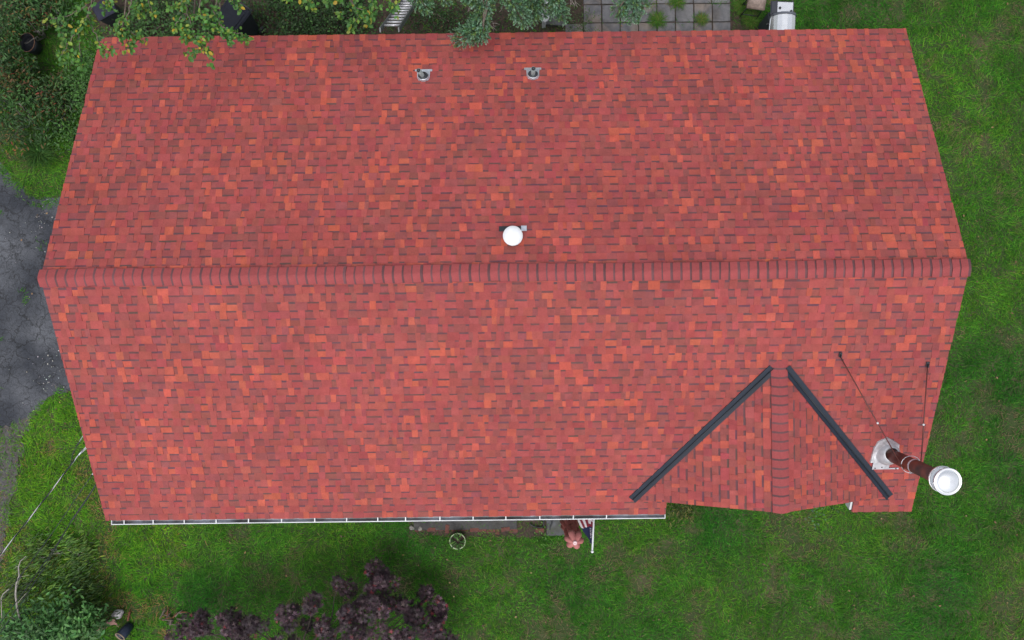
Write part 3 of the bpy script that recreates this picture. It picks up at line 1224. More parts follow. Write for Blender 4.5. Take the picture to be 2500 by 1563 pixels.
for k in range(4):
    b = MB()
    w = k * math.pi / 2 + .6
    b.box(RL @ Vector((.17 * math.cos(w), .17 * math.sin(w), FL - .10)), (.022, .006, .15), RL @ Matrix.Rotation(w + math.pi / 2, 3, 'Z'))
    b.build('cap_bracket', M['mirror_metal'], t)
b = MB()
b.lathe([(.200, FL - .045), (.214, FL - .035), (.216, FL - .015), (.206, FL - .010), (.194, FL - .022), (.178, FL - .018), (.166, FL - .004), (.150, FL + .010), (.09, FL + .026), (.0, FL + .032)], 44, rot=RL)
b.build('cap_top', M['mirror_metal'], t)
ring_l = RL @ Vector((0, 0, hz))
for (bx_, by_, e_off, cl) in ((2050, 870, RL @ Vector((-.08, -.12, -.02)), .585), (2262, 893, RL @ Vector((.145, .06, .02)), .60)):
    al = on_front(bx_, by_) + Vector((0, -.01, .03)) - cflue
    el = ring_l + e_off
    b = MB()
    b.tube([al, el], .0095, 7)
    rod = b.build('guy_rod', M['rod'], t)
    b = MB()
    m = al.lerp(el, cl)
    b.lathe([(.0, -.018), (.018, -.009), (.018, .009), (0, .018)], 10, m)
    b.build('rod_joint', M['cap_white'], rod)
    b = MB()
    b.box(al + ROT_F @ Vector((0, .035, -.012)), (.055, .085, .014), ROT_F, .003)
    b.box(al + ROT_F @ Vector((.0, .015, .010)), (.014, .06, .05), ROT_F, .003)
    b.build('roof_bracket', M['black'], rod)

# ---------------------------------------------------------------- flag and umbrella in front of the house
tip, root = at(1446, 1347, 2.55), Vector((at(1453, 1275, 1.85).x + .02, wy0 - .01, 1.86))
t = empty('house_flag', (root.x, root.y, 0))
o0 = t.location.copy()
tag(t, 'star-and-stripe flag hanging from a white pole slanting out under the gutter', 'flag')
b = MB()
b.tube([root - o0, tip - o0], .016, 10)
b.build('pole', M['white'], t)
b = MB()
b.lathe([(.0, .02), (.026, .012), (.026, -.012), (0, -.02)], 10, tip - o0)
b.build('pole_end', M['cap_white'], t)
# cloth: u along the pole from near its tip, v down the hanging cloth
NU, NVV = 80, 30
ax = (root - tip)


def cloth(u, v):
    q = u / .52
    p = tip + ax * (.09 + .86 * u) - o0
    k = min(1.0, q)
    drop = .50 * v * (.25 + .75 * k) + .10 * v * max(0, q - 1)
    side = -.40 * v * (.12 + .88 * k) - .022 * math.sin(q * 7 + v * 4) * v
    return p + Vector((side, .02 * math.sin(q * 9 + 2) * v, -.018 - drop))


def flag_kind(u, v):
    q = u / .52
    if v < .34:
        if q > .52:      # white block letter strokes on the red band beside the pole
            for a in (.60, .86, 1.2, 1.5):
                if a < q < a + .17 and v > .04 and (v > .17 or q > a + .09):
                    return 'w'
            return 'r'
        if .16 < q < .50:  # two short lines of small white lettering on the blue
            if (.07 < v < .15 or .20 < v < .29) and int(q * 40) % 2 == 0:
                return 'w'
        return 'b'
    if q < .50 - .16 * (v - .34):
        return 'b'
    return 'rwrw'[min(3, int((v - .34) / .165))]


for kind_, nm in (('r', 'red_cloth'), ('w', 'white_cloth'), ('b', 'blue_cloth')):
    b = MB()
    V, Fs = [], []
    for i in range(NU + 1):
        for j in range(NVV + 1):
            V.append(cloth(i / NU, j / NVV))
    for i in range(NU):
        for j in range(NVV):
            if flag_kind((i + .5) / NU, (j + .5) / NVV) == kind_:
                a = i * (NVV + 1) + j
                Fs.append((a, a + 1, a + NVV + 2, a + NVV + 1))
    b.mesh(V, Fs, True)
    o = b.build(nm, {'r': M['cloth_red'], 'w': M['cloth_white'], 'b': M['cloth_blue']}[kind_], t)
    so_ = o.modifiers.new('cloth_thickness', 'SOLIDIFY')
    so_.thickness = .002

ut = at(1404, 1326, 2.30)
t = empty('patio_umbrella', (ut.x, ut.y, 0))
tag(t, 'folded terracotta patio umbrella standing under the gutter beside the flag', 'umbrella')


def lob(a, ph, n=6):
    return lambda w, k: 1 + a * min(1, k / 2.5) * (1.9 * abs(math.cos(n * .5 * w + ph + .22 * math.sin(2 * w))) ** .6 - 1.15)


b = MB()
b.lathe([(.022, 2.28), (.05, 2.265), (.10, 2.215), (.150, 2.14), (.165, 2.06), (.150, 2.055), (.09, 2.13)], 72, lobe=lob(.27, .5))
b.build('vent_canopy', M['umbrella_top'], t)
b = MB()
b.lathe([(.03, 2.20), (.085, 2.12), (.125, 2.00), (.155, 1.80), (.150, 1.60), (.110, 1.42), (.150, 1.20), (.185, .95), (.165, .94)], 72, lobe=lob(.18, 1.0, 8))
b.build('canopy', M['umbrella'], t)
b = MB()
b.lathe([(.125, 1.385), (.133, 1.39), (.133, 1.44), (.125, 1.445)], 24)
b.build('strap', M['umbrella'], t)
b = MB()
b.lathe([(.0, 2.300), (.012, 2.300), (.014, 2.318), (.034, 2.318), (.042, 2.305), (.040, 2.28), (.022, 2.265)], 20)
b.build('finial', M['finial'], t)
b = MB()
b.lathe([(.021, .0), (.021, 2.27)], 12)
b.build('pole', M['wood_old'], t)
b = MB()
b.lathe([(.0, .12), (.03, .12), (.035, .06), (.22, .045), (.24, .02), (.24, .0)], 28)
b.build('base', M['concrete'], t)

b = MB()
hp = [at(1293, 1279, .02), at(1304, 1285, .02), at(1320, 1288, .02), at(1327, 1284, .02), at(1328, 1270, .03), at(1340, 1262, .06), at(1348, 1276, .09), at(1344, 1286, .09), at(1342, 1295, .085)]
pts = []
for i in range(len(hp) - 1):
    for k in range(6):
        pts.append(hp[i].lerp(hp[i + 1], k / 6) + Vector((0, 0, .02)))
b.tube(pts, .012, 7)
tag(b.build('garden_hose', M['cable_black']), 'black garden hose curling beside the dark slab under the gutter', 'hose')

# round planter on the lawn
pp = at(1117, 1322, .26)
t = empty('flower_pot', (pp.x, pp.y, 0))
tag(t, 'round pot with pale green rim and leafy plant standing on the front lawn', 'plant pot')
b = MB()
b.lathe([(.0, .0), (.12, .0), (.155, .20), (.168, .235), (.178, .24), (.180, .262), (.166, .264), (.158, .235), (.15, .20)], 36)
b.build('pot', M['pot_rim'], t)
b = MB()
b.lathe([(.0, .215), (.152, .212)], 24)
b.build('potting_soil', M['soil'], t)
n = 46
w = rng.random(n) * 6.28
rr = np.sqrt(rng.random(n)) * .10
P = np.stack([rr * np.cos(w), rr * np.sin(w), .23 + .08 * rng.random(n)], 1)
D = np.stack([np.cos(w + rng.normal(0, .5, n)), np.sin(w + rng.normal(0, .5, n)), .25 + .3 * rng.random(n)], 1)
foliage(t, LANCE_V, LEAF_F, P, axes(D, np.tile([0, 0, 1.], (n, 1)), .08 + .06 * rng.random(n), .025 + .015 * rng.random(n)), pick([(.045, .12, .02), (.03, .085, .018), (.09, .19, .04)], [3, 2, 1], n), M['leaf'])
for o in t.children:
    pass

# ---------------------------------------------------------------- back yard things
# ladder
lt, la = at(954, 79, 2.70), R(57)
ly = lt.y + .06
t = empty('ladder', (lt.x, ly + 2.70 / math.tan(la), 0))
tag(t, 'aluminium ladder leaning up to the back eave among the undergrowth', 'ladder')
ld = Vector((.0, -math.cos(la), math.sin(la)))
sl = Vector((.028, 0, 0))
Ln = 2.70 / math.sin(la)
rotL = Matrix((Vector((1, 0, 0)), Vector((0, math.sin(la), math.cos(la))), -ld)).transposed()
for sx in (-.172, .172):
    b = MB()
    c0 = Vector((sx, 0, .03)) + ld * (Ln / 2 + .07)
    b.box(c0, (.028, .085, Ln + .14), rotL, .004)
    b.build('rail', M['ladder_rail'], t)
for k in range(10):
    b = MB()
    c0 = Vector((0, 0, .03)) + ld * (.17 + k * .305)
    b.tube([c0 - Vector((.16, 0, 0)), c0 + Vector((.16, 0, 0))], .022, 8)
    b.build('rung', M['ladder'], t)

# grill, front to the west
gxc, gyc = at(1913, 40, 1.0).x, 6.05
t = empty('gas_grill', (gxc, gyc, 0), R(-3))
tag(t, 'black gas grill with stainless lid standing against the back eave', 'grill')
b = MB()
b.box((0, 0, .38), (.46, 1.02, .62), bev=.02)
b.build('cabinet', M['black_matt'], t)
b = MB()
b.box((.0, 0, .78), (.50, .66, .16), bev=.03)
b.build('firebox', M['black_matt'], t)
prof = [(-.25, .86), (-.25, .93), (-.225, 1.02), (-.17, 1.09), (-.09, 1.13), (.02, 1.145), (.12, 1.13), (.20, 1.08), (.24, 1.00), (.25, .90)]
b = MB()
for i in range(len(prof) - 1):
    (xa, za), (xb, zb) = prof[i], prof[i + 1]
    b.mesh([(xa, -.29, za), (xb, -.29, zb), (xb, .29, zb), (xa, .29, za)], [(0, 1, 2, 3)], True)
lid = b.build('lid', M['steel'], t)
for s in (-1, 1):
    b = MB()
    ya, yb = s * .288, s * .335
    k = 1.045
    P = [(x * k, ya, .86 + (z - .86) * 1.05) for x, z in prof]
    Q = [(x * k, yb, .86 + (z - .86) * 1.02) for x, z in prof]
    for i in range(len(P) - 1):
        b.poly([P[i], P[i + 1], Q[i + 1], Q[i]] if s > 0 else [Q[i], Q[i + 1], P[i + 1], P[i]])
    b.poly(Q if s > 0 else Q[::-1])
    b.build('lid_end', M['blue_grey'], lid)
b = MB()
b.tube([(-.25, -.30, .98), (-.285, -.22, .985), (-.30, 0, .985), (-.285, .22, .985), (-.25, .30, .98)], .012, 8)
b.build('lid_handle', M['steel'], lid)
for s in (-1, 1):
    b = MB()
    b.box((-.01, s * .515, .885), (.50, .30, .05), bev=.025)
    sh = b.build('side_shelf', M['black_matt'], t)
    b = MB()
    b.box((.045, s * .515, .914), (.33, .235, .010), bev=.003)
    b.build('shelf_panel', M['steel'], sh)
    b = MB()
    b.tube([(-.13, s * .66, .875), (-.12, s * .725, .875), (.20, s * .725, .875), (.21, s * .66, .875)], .011, 8)
    b.build('towel_rail', M['black'], sh)
for kx, ky in ((-.07, .50), (.17, .44)):
    b = MB()
    b.lathe([(.028, .918), (.026, .935), (.0, .938)], 14, (kx, ky, 0))
    b.build('shelf_knob', M['black'], t)
for ky in (-.22, -.08, .06, .20):
    b = MB()
    b.lathe([(.026, 0), (.024, .035), (0, .037)], 14, (-.255, ky, .80), Matrix.Rotation(-math.pi / 2, 3, 'Y'))
    kn = b.build('burner_knob', M['black'], t)
    b = MB()
    b.box((-.293, ky, .80), (.003, .008, .035))  # white sliver painting the highlight on the knob
    b.build('knob_glint', M['cap_white'], kn)
for sx in (-.19, .19):
    for sy in (-.44, .44):
        b = MB()
        b.lathe([(.0, -.022), (.048, -.022), (.055, -.012), (.055, .012), (.048, .022), (0, .022)], 16, (sx, sy, .055), Matrix.Rotation(math.pi / 2, 3, 'X'))
        b.build('wheel', M['black'], t)

# small slab table
wt = at(1846, 12, .52)
t = empty('slab_table', (wt.x, wt.y, 0), R(-9))
tag(t, 'weathered wooden slab table on thin black legs beside the grill', 'table')
b = MB()
b.box((0, .05, .52), (.40, .30, .075), bev=.022)
b.build('table_top', M['wood_old'], t)
for sx in (-1, 1):
    for sy in (-1, 1):
        b = MB()
        b.tube([(sx * .16, .05 + sy * .10, .49), (sx * .19, .05 + sy * .12, .01)], .012, 7)
        b.build('leg', M['black'], t)
for s in (-1, 1):
    b = MB()
    b.tube([(-.18, .05 + s * .112, .14), (.18, .05 + s * .112, .14)], .010, 7)
    b.build('stretcher', M['black'], t)

# dark slab with white timber and the white post
q0 = [at(1335, 15, .16), at(1381, 14, .16), at(1378, 63, .14), at(1333, 59, .14)]
b = MB()
P = [Vector(p) for p in q0]
lo = [Vector((p.x, p.y, p.z - .05)) for p in P]
b.poly(P[::-1])
b.poly(lo)
for i in range(4):
    b.poly([P[i], P[(i + 1) % 4], lo[(i + 1) % 4], lo[i]])
b.box((q0[0].lerp(q0[2], .5)) - Vector((0, 0, .10)), (.36, .36, .12), bev=.01)
tag(b.build('door_step', M['slate']), 'dark grey slab step between the blue-green spruce and the pavers', 'slab')
t0 = at(1334, 18, .22)
t1 = at(1331, 59, .20)
b = MB()
dv = t1 - t0
b.box(t0.lerp(t1, .5), (.035, dv.length, .10), Matrix.Rotation(math.atan2(dv.y, dv.x) - math.pi / 2, 3, 'Z'), .004)
tag(b.build('timber_edge', M['white']), 'narrow white painted board standing along the dark slab', 'board')
tp = at(1334, 4, 1.3)
t = empty('bird_feeder_post', (tp.x, tp.y + .02, 0))
tag(t, 'white post with scalloped bracket half hidden by the blue-green spruce', 'post')
b = MB()
b.box((0, 0, .62), (.075, .075, 1.24), bev=.006)
b.build('post', M['white'], t)
b = MB()
b.lathe([(.0, .40), (.085, .42), (.105, .47), (.10, .50), (.06, .52), (.04, .54)], 8)
b.build('bracket', M['white'], t)

# dark bins by the back wall
bp_ = at(565, 42, .95)
t = empty('wheeled_bin', (bp_.x, bp_.y, 0), R(-38))
tag(t, 'dark blue-black plastic wheeled bin under the branches behind the house', 'bin')
b = MB()
b.mesh([(-.20, -.24, .05), (.20, -.24, .05), (.20, .24, .05), (-.20, .24, .05), (-.27, -.31, .93), (.27, -.31, .93), (.27, .31, .93), (-.27, .31, .93)], [(3, 2, 1, 0), (4, 5, 6, 7), (0, 1, 5, 4), (1, 2, 6, 5), (2, 3, 7, 6), (3, 0, 4, 7)])
b.build('body', M['bin'], t)
b = MB()
b.box((0, .01, .965), (.58, .66, .06), bev=.03)
b.box((0, .0, 1.0), (.44, .50, .03), bev=.014)
b.build('lid', M['bin_lid'], t)
b = MB()
b.tube([(-.26, .37, .93), (.26, .37, .93)], .016, 8)
b.build('handle', M['bin'], t)
for s in (-1, 1):
    b = MB()
    b.lathe([(.0, -.025), (.09, -.025), (.10, 0), (.09, .025), (0, .025)], 18, (s * .24, .27, .10), Matrix.Rotation(math.pi / 2, 3, 'Y'))
    b.build('wheel', M['black'], t)
bp_ = at(252, 20, .5)
t = empty('storage_tub', (bp_.x, bp_.y, 0), R(28))
tag(t, 'dull violet-grey lidded tub half covered by twigs near the back corner', 'tub')
b = MB()
b.mesh([(-.18, -.14, .0), (.18, -.14, .0), (.18, .14, .0), (-.18, .14, .0), (-.21, -.17, .45), (.21, -.17, .45), (.21, .17, .45), (-.21, .17, .45)], [(3, 2, 1, 0), (4, 5, 6, 7), (0, 1, 5, 4), (1, 2, 6, 5), (2, 3, 7, 6), (3, 0, 4, 7)])
b.build('body', M['bin'], t)
b = MB()
b.box((0, 0, .47), (.46, .38, .045), bev=.02)
b.build('lid', mat('violet_grey_lid', (.026, .028, .046), .8, var=.2, spec=.2), t)
bp_ = at(66, 104, .35)
t = empty('planter_tub', (bp_.x, bp_.y, 0))
tag(t, 'black oval tub with thin copper rim among the reddish shrubs', 'tub')
b = MB()
el = Matrix(((.85, .25, 0), (-.25, 1.05, 0), (0, 0, 1)))
b.lathe([(.0, .22), (.14, .22), (.155, .25), (.19, .36), (.16, .20), (.14, .0), (0, 0)], 32, rot=el)
b.build('tub', M['black_matt'], t)
b = MB()
b.lathe([(.188, .355), (.196, .352), (.200, .362), (.194, .370), (.186, .365)], 32, rot=el)
b.build('rim', mat('copper_rim', (.38, .20, .13), .5, var=.2), t)

# bottom left: pot, torn board, stone, rusty bar, wood debris
bp_ = at(301, 1546, .16)
t = empty('glazed_pot', (bp_.x, bp_.y, 0))
tag(t, 'dark blue pot lying tipped over with its tan rim towards the sky', 'plant pot')
rp = Matrix.Rotation(R(38), 3, Vector((.75, -.5, 0)).normalized())
b = MB()
b.lathe([(.0, -.20), (.085, -.20), (.115, -.05), (.120, .10), (.112, .11), (.105, .05), (.09, -.12), (0, -.13)], 30, (.02, .02, .17), rp)
b.build('pot', M['pot_blue'], t)
b = MB()
b.lathe([(.112, .10), (.124, .105), (.124, .125), (.110, .125), (.108, .10)], 30, (.02, .02, .17), rp)
b.build('rim', M['pot_lip'], t)
b = MB()
b.lathe([(.0, .02), (.104, .02)], 20, (.02, .02, .17), rp)
b.build('potting_soil', M['soil'], t)
outline = [(231, 1546), (236, 1538), (246, 1536), (251, 1531), (245, 1532), (239, 1530), (240, 1526), (247, 1524), (262, 1518), (277, 1511), (283, 1511), (288, 1518), (292, 1527), (292, 1532), (288, 1530), (284, 1525), (276, 1524), (262, 1532), (248, 1540)]
b = MB()
P = [at(x, y, .07 + .03 * math.sin(i)) for i, (x, y) in enumerate(outline)]
P = [Vector((p.x, p.y, .06 + .09 * (p.x - P[0].x))) for p in P]
lo = [p - Vector((0, 0, .012)) for p in P]
b.poly(P[::-1])
b.poly(lo)
for i in range(len(P)):
    b.poly([P[i], P[(i + 1) % len(P)], lo[(i + 1) % len(P)], lo[i]])
tag(b.build('torn_board', M['pink_board']), 'torn faded pink board lying on the grass beside the tipped pot', 'board')


def lump(name, c, dims, m, seed, label=None, cat=None):
    r = random.Random(seed)
    b = MB()
    prof = [(.0, -1), (.6, -.8), (.95, -.2), (1.0, .2), (.75, .75), (.3, 1.0), (0, 1.02)]
    ph = [r.uniform(0, 6) for _ in range(4)]
    b.lathe(prof, 14, lobe=lambda w, k: 1 + .14 * math.cos(2 * w + ph[0] + k) + .10 * math.cos(3 * w + ph[1] - k) + .06 * math.cos(5 * w + ph[2]))
    b.v = [(c[0] + x * dims[0], c[1] + y * dims[1], c[2] + z * dims[2]) for x, y, z in b.v]
    o = b.build(name, m)
    if label:
        tag(o, label, cat)
    return o


q = at(288, 1500, .10)
lump('white_rock', (q.x, q.y, .08), (.13, .10, .09), M['white_stone'], 4, 'mottled white rock lying above the torn pink board', 'rock')
b = MB()
b.tube([at(318, 1492, .05) + Vector((0, 0, .02)), at(313, 1514, .03) + Vector((0, 0, .02))], .022, 8)
tag(b.build('rusty_bar', M['rust']), 'short rusty bar lying on the grass right of the white rock', 'bar')
t = empty('wood_debris', at(430, 1508, 0))
tag(t, 'pile of grey broken branches at the left foot of the purple maple', 'debris')
r_ = random.Random(5)
for i in range(22):
    b = MB()
    a = R(r_.uniform(-20, 80))
    L = r_.uniform(.10, .28)
    c = Vector((r_.uniform(-.28, .22), r_.uniform(-.12, .16), r_.uniform(.03, .14)))
    d = Vector((math.cos(a), math.sin(a), r_.uniform(-.1, .1))) * L / 2
    b.tube([c - d, c + Vector((r_.uniform(-.02, .02), r_.uniform(-.02, .02), .01)), c + d], [r_.uniform(.008, .016), r_.uniform(.009, .018), .006], 6)
    b.build('broken_branch', (M['bark'], M['bark_dark'], M['bark'], M['rust'])[i % 4], t)

# pale rocks at the front bed
for k, (x, y) in enumerate(((1005, 1289), (1026, 1291))):
    q = at(x, y, .04)
    lump('field_stone', (q.x, q.y, .035), (.06 - .01 * k, .05, .04), M['pebble'], 20 + k, ('pale rounded stone at the left end of the brick row', 'flatter pale stone touching the left end of the brick row')[k], 'rock')

# ---------------------------------------------------------------- overhead cables on the left
def cable(name, pts, r, m, parent=None):
    b = MB()
    b.tube(pts, r, 7)
    return b.build(name, m, parent)


def seg(a, b, n, sag=0.0):
    return [a.lerp(b, i / n) - Vector((0, 0, sag * 4 * (i / n) * (1 - i / n))) for i in range(n + 1)]


t = empty('service_cable', at(214, 1090, 3.0))
o0 = t.location.copy()
tag(t, 'thick black and silver twisted service cable running to the left gable', 'cable')
a, e = at(-60, 1430, 4.6), at(190, 1113, 3.15)
base = seg(a, e, 140, .04)
for k, (m, r) in enumerate(((M['cable_white'], .0085), (M['cable_black'], .0085), (M['cable_black'], .0075))):
    P = []
    for i, p in enumerate(base):
        w = i * 2 * math.pi / 34 + k * 2.09
        P.append(p - o0 + Vector((.009 * math.cos(w) * .8, .009 * math.cos(w) * .6, .009 * math.sin(w))))
    cable('strand', P, r, m, t)
wall_x = wx0 - .02
for k, (x, y, r, m) in enumerate(((214, 1084, .008, M['cable_white']), (215, 1091, .008, M['cable_white']))):
    cable('lead', seg(e - o0, at(x + 8, y - 8, 3.05) - o0, 6, .02), r, m, t)
b = MB()
p0, p1 = at(192, 1112, 3.14) - o0, at(203, 1098, 3.10) - o0
b.tube([p0, p1], [.014, .010], 8)
b.build('clamp', M['galv'], t)
t = empty('drip_loop_cable', at(200, 1070, 3.0))
o0 = t.location.copy()
tag(t, 'thin dark cable hanging in a loop above the twisted service cable', 'cable')
cable('lead', [at(x, y, z) - o0 for x, y, z in ((214, 1060, 3.1), (204, 1063, 3.05), (199, 1070, 3.0), (192, 1082, 2.95))], .007, M['galv'], t)
cable('splice', [at(x, y, z) - o0 for x, y, z in ((194, 1079, 2.96), (187, 1089, 2.94))], .014, M['cable_black'], t)
cable('wire', [at(x, y, z) - o0 for x, y, z in ((188, 1088, 2.94), (182, 1099, 2.9), (176, 1112, 2.9), (174, 1128, 2.95), (170, 1139, 3.05))], .0065, M['black_matt'], t)
t = empty('telephone_cable', at(232, 1150, 2.9))
o0 = t.location.copy()
tag(t, 'single thin dark telephone cable, the middle one of the overhead lines', 'cable')
cable('wire', [p - o0 for p in seg(at(226, 1158, 2.95), at(184, 1218, 3.0), 6) + seg(at(183, 1220, 3.0), at(-40, 1520, 4.2), 30, .10)], .006, M['black_matt'], t)
cable('clamp', [at(233, 1150, 2.93) - o0, at(225, 1159, 2.95) - o0], .013, M['galv'], t)
t = empty('twin_cable', at(238, 1180, 2.8))
o0 = t.location.copy()
tag(t, 'pair of dark cables side by side, nearest the gutter corner', 'cable')
for k in range(2):
    cable('wire', [p - o0 for p in seg(at(240, 1174 + k * 3, 2.85), at(178, 1266 + k * 3, 3.0), 8, .01) + seg(at(177 - k * 2, 1268 + k, 3.0), at(-30 + k * 14, 1560 + k * 8, 4.2), 30, .12)], .0075 - .001 * k, M['cable_black'], t)

# ---------------------------------------------------------------- grass
house_poly = [(wx0, wy0), (wx1, wy0), (wx1, wy1), (wx0, wy1)]
NB = 720000
gx_ = rng.uniform(-13.0, 13.0, NB)
gy_ = rng.uniform(-8.6, 8.6, NB)
dens = np.ones(NB)
big = vnoise(gx_, gy_, 1.1, 11) * .6 + vnoise(gx_, gy_, .37, 12) * .4
fine = vnoise(gx_, gy_, .16, 13)
dens *= np.clip(.70 + 1.1 * (big - .30) + .7 * (fine - .4), .35, 1)
worn = vnoise(gx_, gy_, .60, 31) * .6 + vnoise(gx_, gy_, .22, 32) * .4
dens *= np.clip(1.10 - 4.0 * np.clip(worn - .62, 0, 1), .25, 1)
inside = in_poly(gx_, gy_, house_poly)
dens[inside] = 0
drv = in_poly(gx_, gy_, drive_pts)
creep = (~in_poly(gx_ + .14, gy_ + .10, drive_pts) | ~in_poly(gx_ - .10, gy_ - .14, drive_pts) | ~in_poly(gx_, gy_ + .2, drive_pts)) & (vnoise(gx_, gy_, .22, 40) > .5)
tuft = vnoise(gx_, gy_, .5, 41) * vnoise(gx_, gy_, .12, 42)
dens[drv] = np.where(creep[drv], .55, np.where(tuft[drv] > .60, .35, 0))
edge = in_poly(gx_, gy_, [gp(30, 430), gp(60, 410), gp(150, 430), gp(150, 500), gp(100, 500), gp(60, 480)])
dens[in_poly(gx_, gy_, dirt_pts)] *= .42
dens[in_poly(gx_, gy_, bed_pts)] *= .16
dens[in_poly(gx_, gy_, front_bed)] *= .20
dens[in_poly(gx_, gy_, grill_bed)] *= .35
pat = in_poly(gx_, gy_, [gp(1388, -70), gp(1784, -70), (at(1784, 60, 0).x, 5.0), (at(1392, 60, 0).x, 5.0)])
jx = np.abs((gx_ - ox) / PV - np.round((gx_ - ox) / PV))
jy = np.abs((gy_ - oy) / PV - np.round((gy_ - oy) / PV))
joint = (np.minimum(jx, jy) < .05) & (vnoise(gx_, gy_, .5, 14) > .55)
dens[pat] = np.where(joint[pat], .5, 0)
for (x, y, r) in ((1603, 52, .16), (1619, 45, .12), (1655, 8, .13), (1640, 2, .12), (1711, 50, .12), (1600, 5, .10), (1745, 8, .12)):
    q = at(x, y, 0)
    k = np.hypot(gx_ - q.x, gy_ - q.y) < r * (.7 + .6 * rng.random(NB))
    dens[k] = 1
for c in ((1335, 1268, 1382, 1304), (1333, 12, 1383, 64)):
    a, e = at(c[0], c[1], 0), at(c[2], c[3], 0)
    dens[(gx_ > a.x) & (gx_ < e.x) & (gy_ < a.y) & (gy_ > e.y)] = 0
st = (gx_ > ca.x) & (gx_ < cb.x) & (np.abs(gy_ + 4.55) < .15)
dens[st] = .10
keep = rng.random(NB) < dens
gx_, gy_, big, fine, worn = gx_[keep], gy_[keep], big[keep], fine[keep], worn[keep]
n = len(gx_)
flow = 6.28 * vnoise(gx_, gy_, .55, 15) * 1.6 + rng.normal(0, .9, n)
tall = vnoise(gx_, gy_, .45, 16)
Lb = (.055 + .085 * rng.random(n)) * (.65 + .8 * tall)
el_ = rng.uniform(.15, .85, n)
D = np.stack([np.cos(flow), np.sin(flow), np.zeros(n)], 1)
Up = np.tile([0, 0, 1.0], (n, 1))
A = axes(D, Up, Lb, .0065 + .0050 * rng.random(n), Lb * el_)
px_, py_, _ = to_px(np.stack([gx_, gy_, np.zeros(n)], 1))
C = pick([(.056, .200, .019), (.040, .150, .017), (.096, .250, .022), (.030, .110, .017), (.180, .175, .075)], [5, 4, 3, 2.4, .3], n, .20)
hue = vnoise(gx_, gy_, 1.7, 17)[:, None]
C = C * (1 + (hue - .5) * np.array([1.1, .55, .3])) * (.78 + .44 * vnoise(gx_, gy_, .30, 33))[:, None]
# the strip west of the house is a brighter, yellower turf; the shaded lawn by the maple a duller one
straw = (np.clip((worn - .565) * 6, 0, 1) * (rng.random(n) < .45))[:, None]
C = C * (1 - straw) + straw * np.array([.190, .150, .085]) * (.6 + .6 * rng.random((n, 1)))
west = np.clip((-7.2 - gx_) / .6, 0, 1)[:, None] * np.clip((-1 - gy_) / .5, 0, 1)[:, None]
C = C * (1 + west * np.array([.75, .42, .0]))
P = np.stack([gx_, gy_, np.full(n, .0)], 1)
me = scatter_mesh('grass', BLADE_V, BLADE_F, P, A, np.clip(C, .004, .9))
me.materials.append(M['grass'])
tag(link(bpy.data.objects.new('grass', me)), 'green lawn grass growing all round the house', 'grass', kind='stuff')

# pale chips of stone strewn on the asphalt
cx = np.concatenate([rng.normal(105, 14, 40), rng.normal(122, 18, 60), rng.uniform(5, 160, 40)])
cy = np.concatenate([rng.normal(545, 28, 40), rng.normal(915, 30, 60), rng.uniform(490, 1010, 40)])
P = np.array([[*gp(a, e), .012] for a, e in zip(cx, cy)])
P = P[P[:, 0] < wx0 - .1]
n = len(P)
OCT_V = [(1, 0, 0), (-1, 0, 0), (0, 1, 0), (0, -1, 0), (0, 0, .8), (0, 0, -.5)]
OCT_F = [(0, 2, 4), (2, 1, 4), (1, 3, 4), (3, 0, 4), (2, 0, 5), (1, 2, 5), (3, 1, 5), (0, 3, 5)]
w = rng.random(n) * 6.28
D = np.stack([np.cos(w), np.sin(w), np.zeros(n)], 1)
sz = np.clip(rng.exponential(.007, n) + .004, .004, .022)
me = scatter_mesh('stone_chips', OCT_V, OCT_F, P, axes(D, np.tile([0, 0, 1.], (n, 1)), sz, sz * .75), pick([(.6, .6, .58), (.42, .40, .38)], [2, 1], n))
me.materials.append(mat('stone_chip', (1, 1, 1), .8, attr=True, var=.1))
tag(link(bpy.data.objects.new('stone_chips', me)), 'pale stone chips strewn over the cracked asphalt', 'gravel', kind='stuff')

# fallen leaves on the lawn
n = 420
P = np.stack([rng.uniform(-11.5, 11.5, n), rng.uniform(-7.2, 7.2, n), np.full(n, .07)], 1)
P = P[~in_poly(P[:, 0], P[:, 1], [(X0, YF), (X1, YF), (X1, YB), (X0, YB)])]
n = len(P)
w = rng.random(n) * 6.28
D = np.stack([np.cos(w), np.sin(w), rng.normal(0, .2, n)], 1)
me = scatter_mesh('fallen_leaves', LEAF_V, LEAF_F, P, axes(D, np.tile([0, 0, 1.], (n, 1)), .03 + .04 * rng.random(n), .02 + .03 * rng.random(n)), pick([(.20, .12, .06), (.12, .07, .04), (.30, .20, .09)], [3, 3, 1], n))
me.materials.append(M['leaf'])
tag(link(bpy.data.objects.new('fallen_leaves', me)), 'brown fallen leaves scattered over the lawn', 'leaves', kind='stuff')


# ---------------------------------------------------------------- trees and shrubs
def limb(b, a, e, r0, r1, n=6, wob=.05, sag=0.0, seed=0):
    r = random.Random(seed)
    a, e = Vector(a), Vector(e)
    L = (e - a).length
    P = [a.lerp(e, i / n) + (Vector((r.uniform(-1, 1), r.uniform(-1, 1), r.uniform(-1, 1))) * wob * L * math.sin(math.pi * i / n)) + Vector((0, 0, sag * L * math.sin(math.pi * i / n))) for i in range(n + 1)]
    b.tube(P, [r0 + (r1 - r0) * i / n for i in range(n + 1)], 7)
    return P


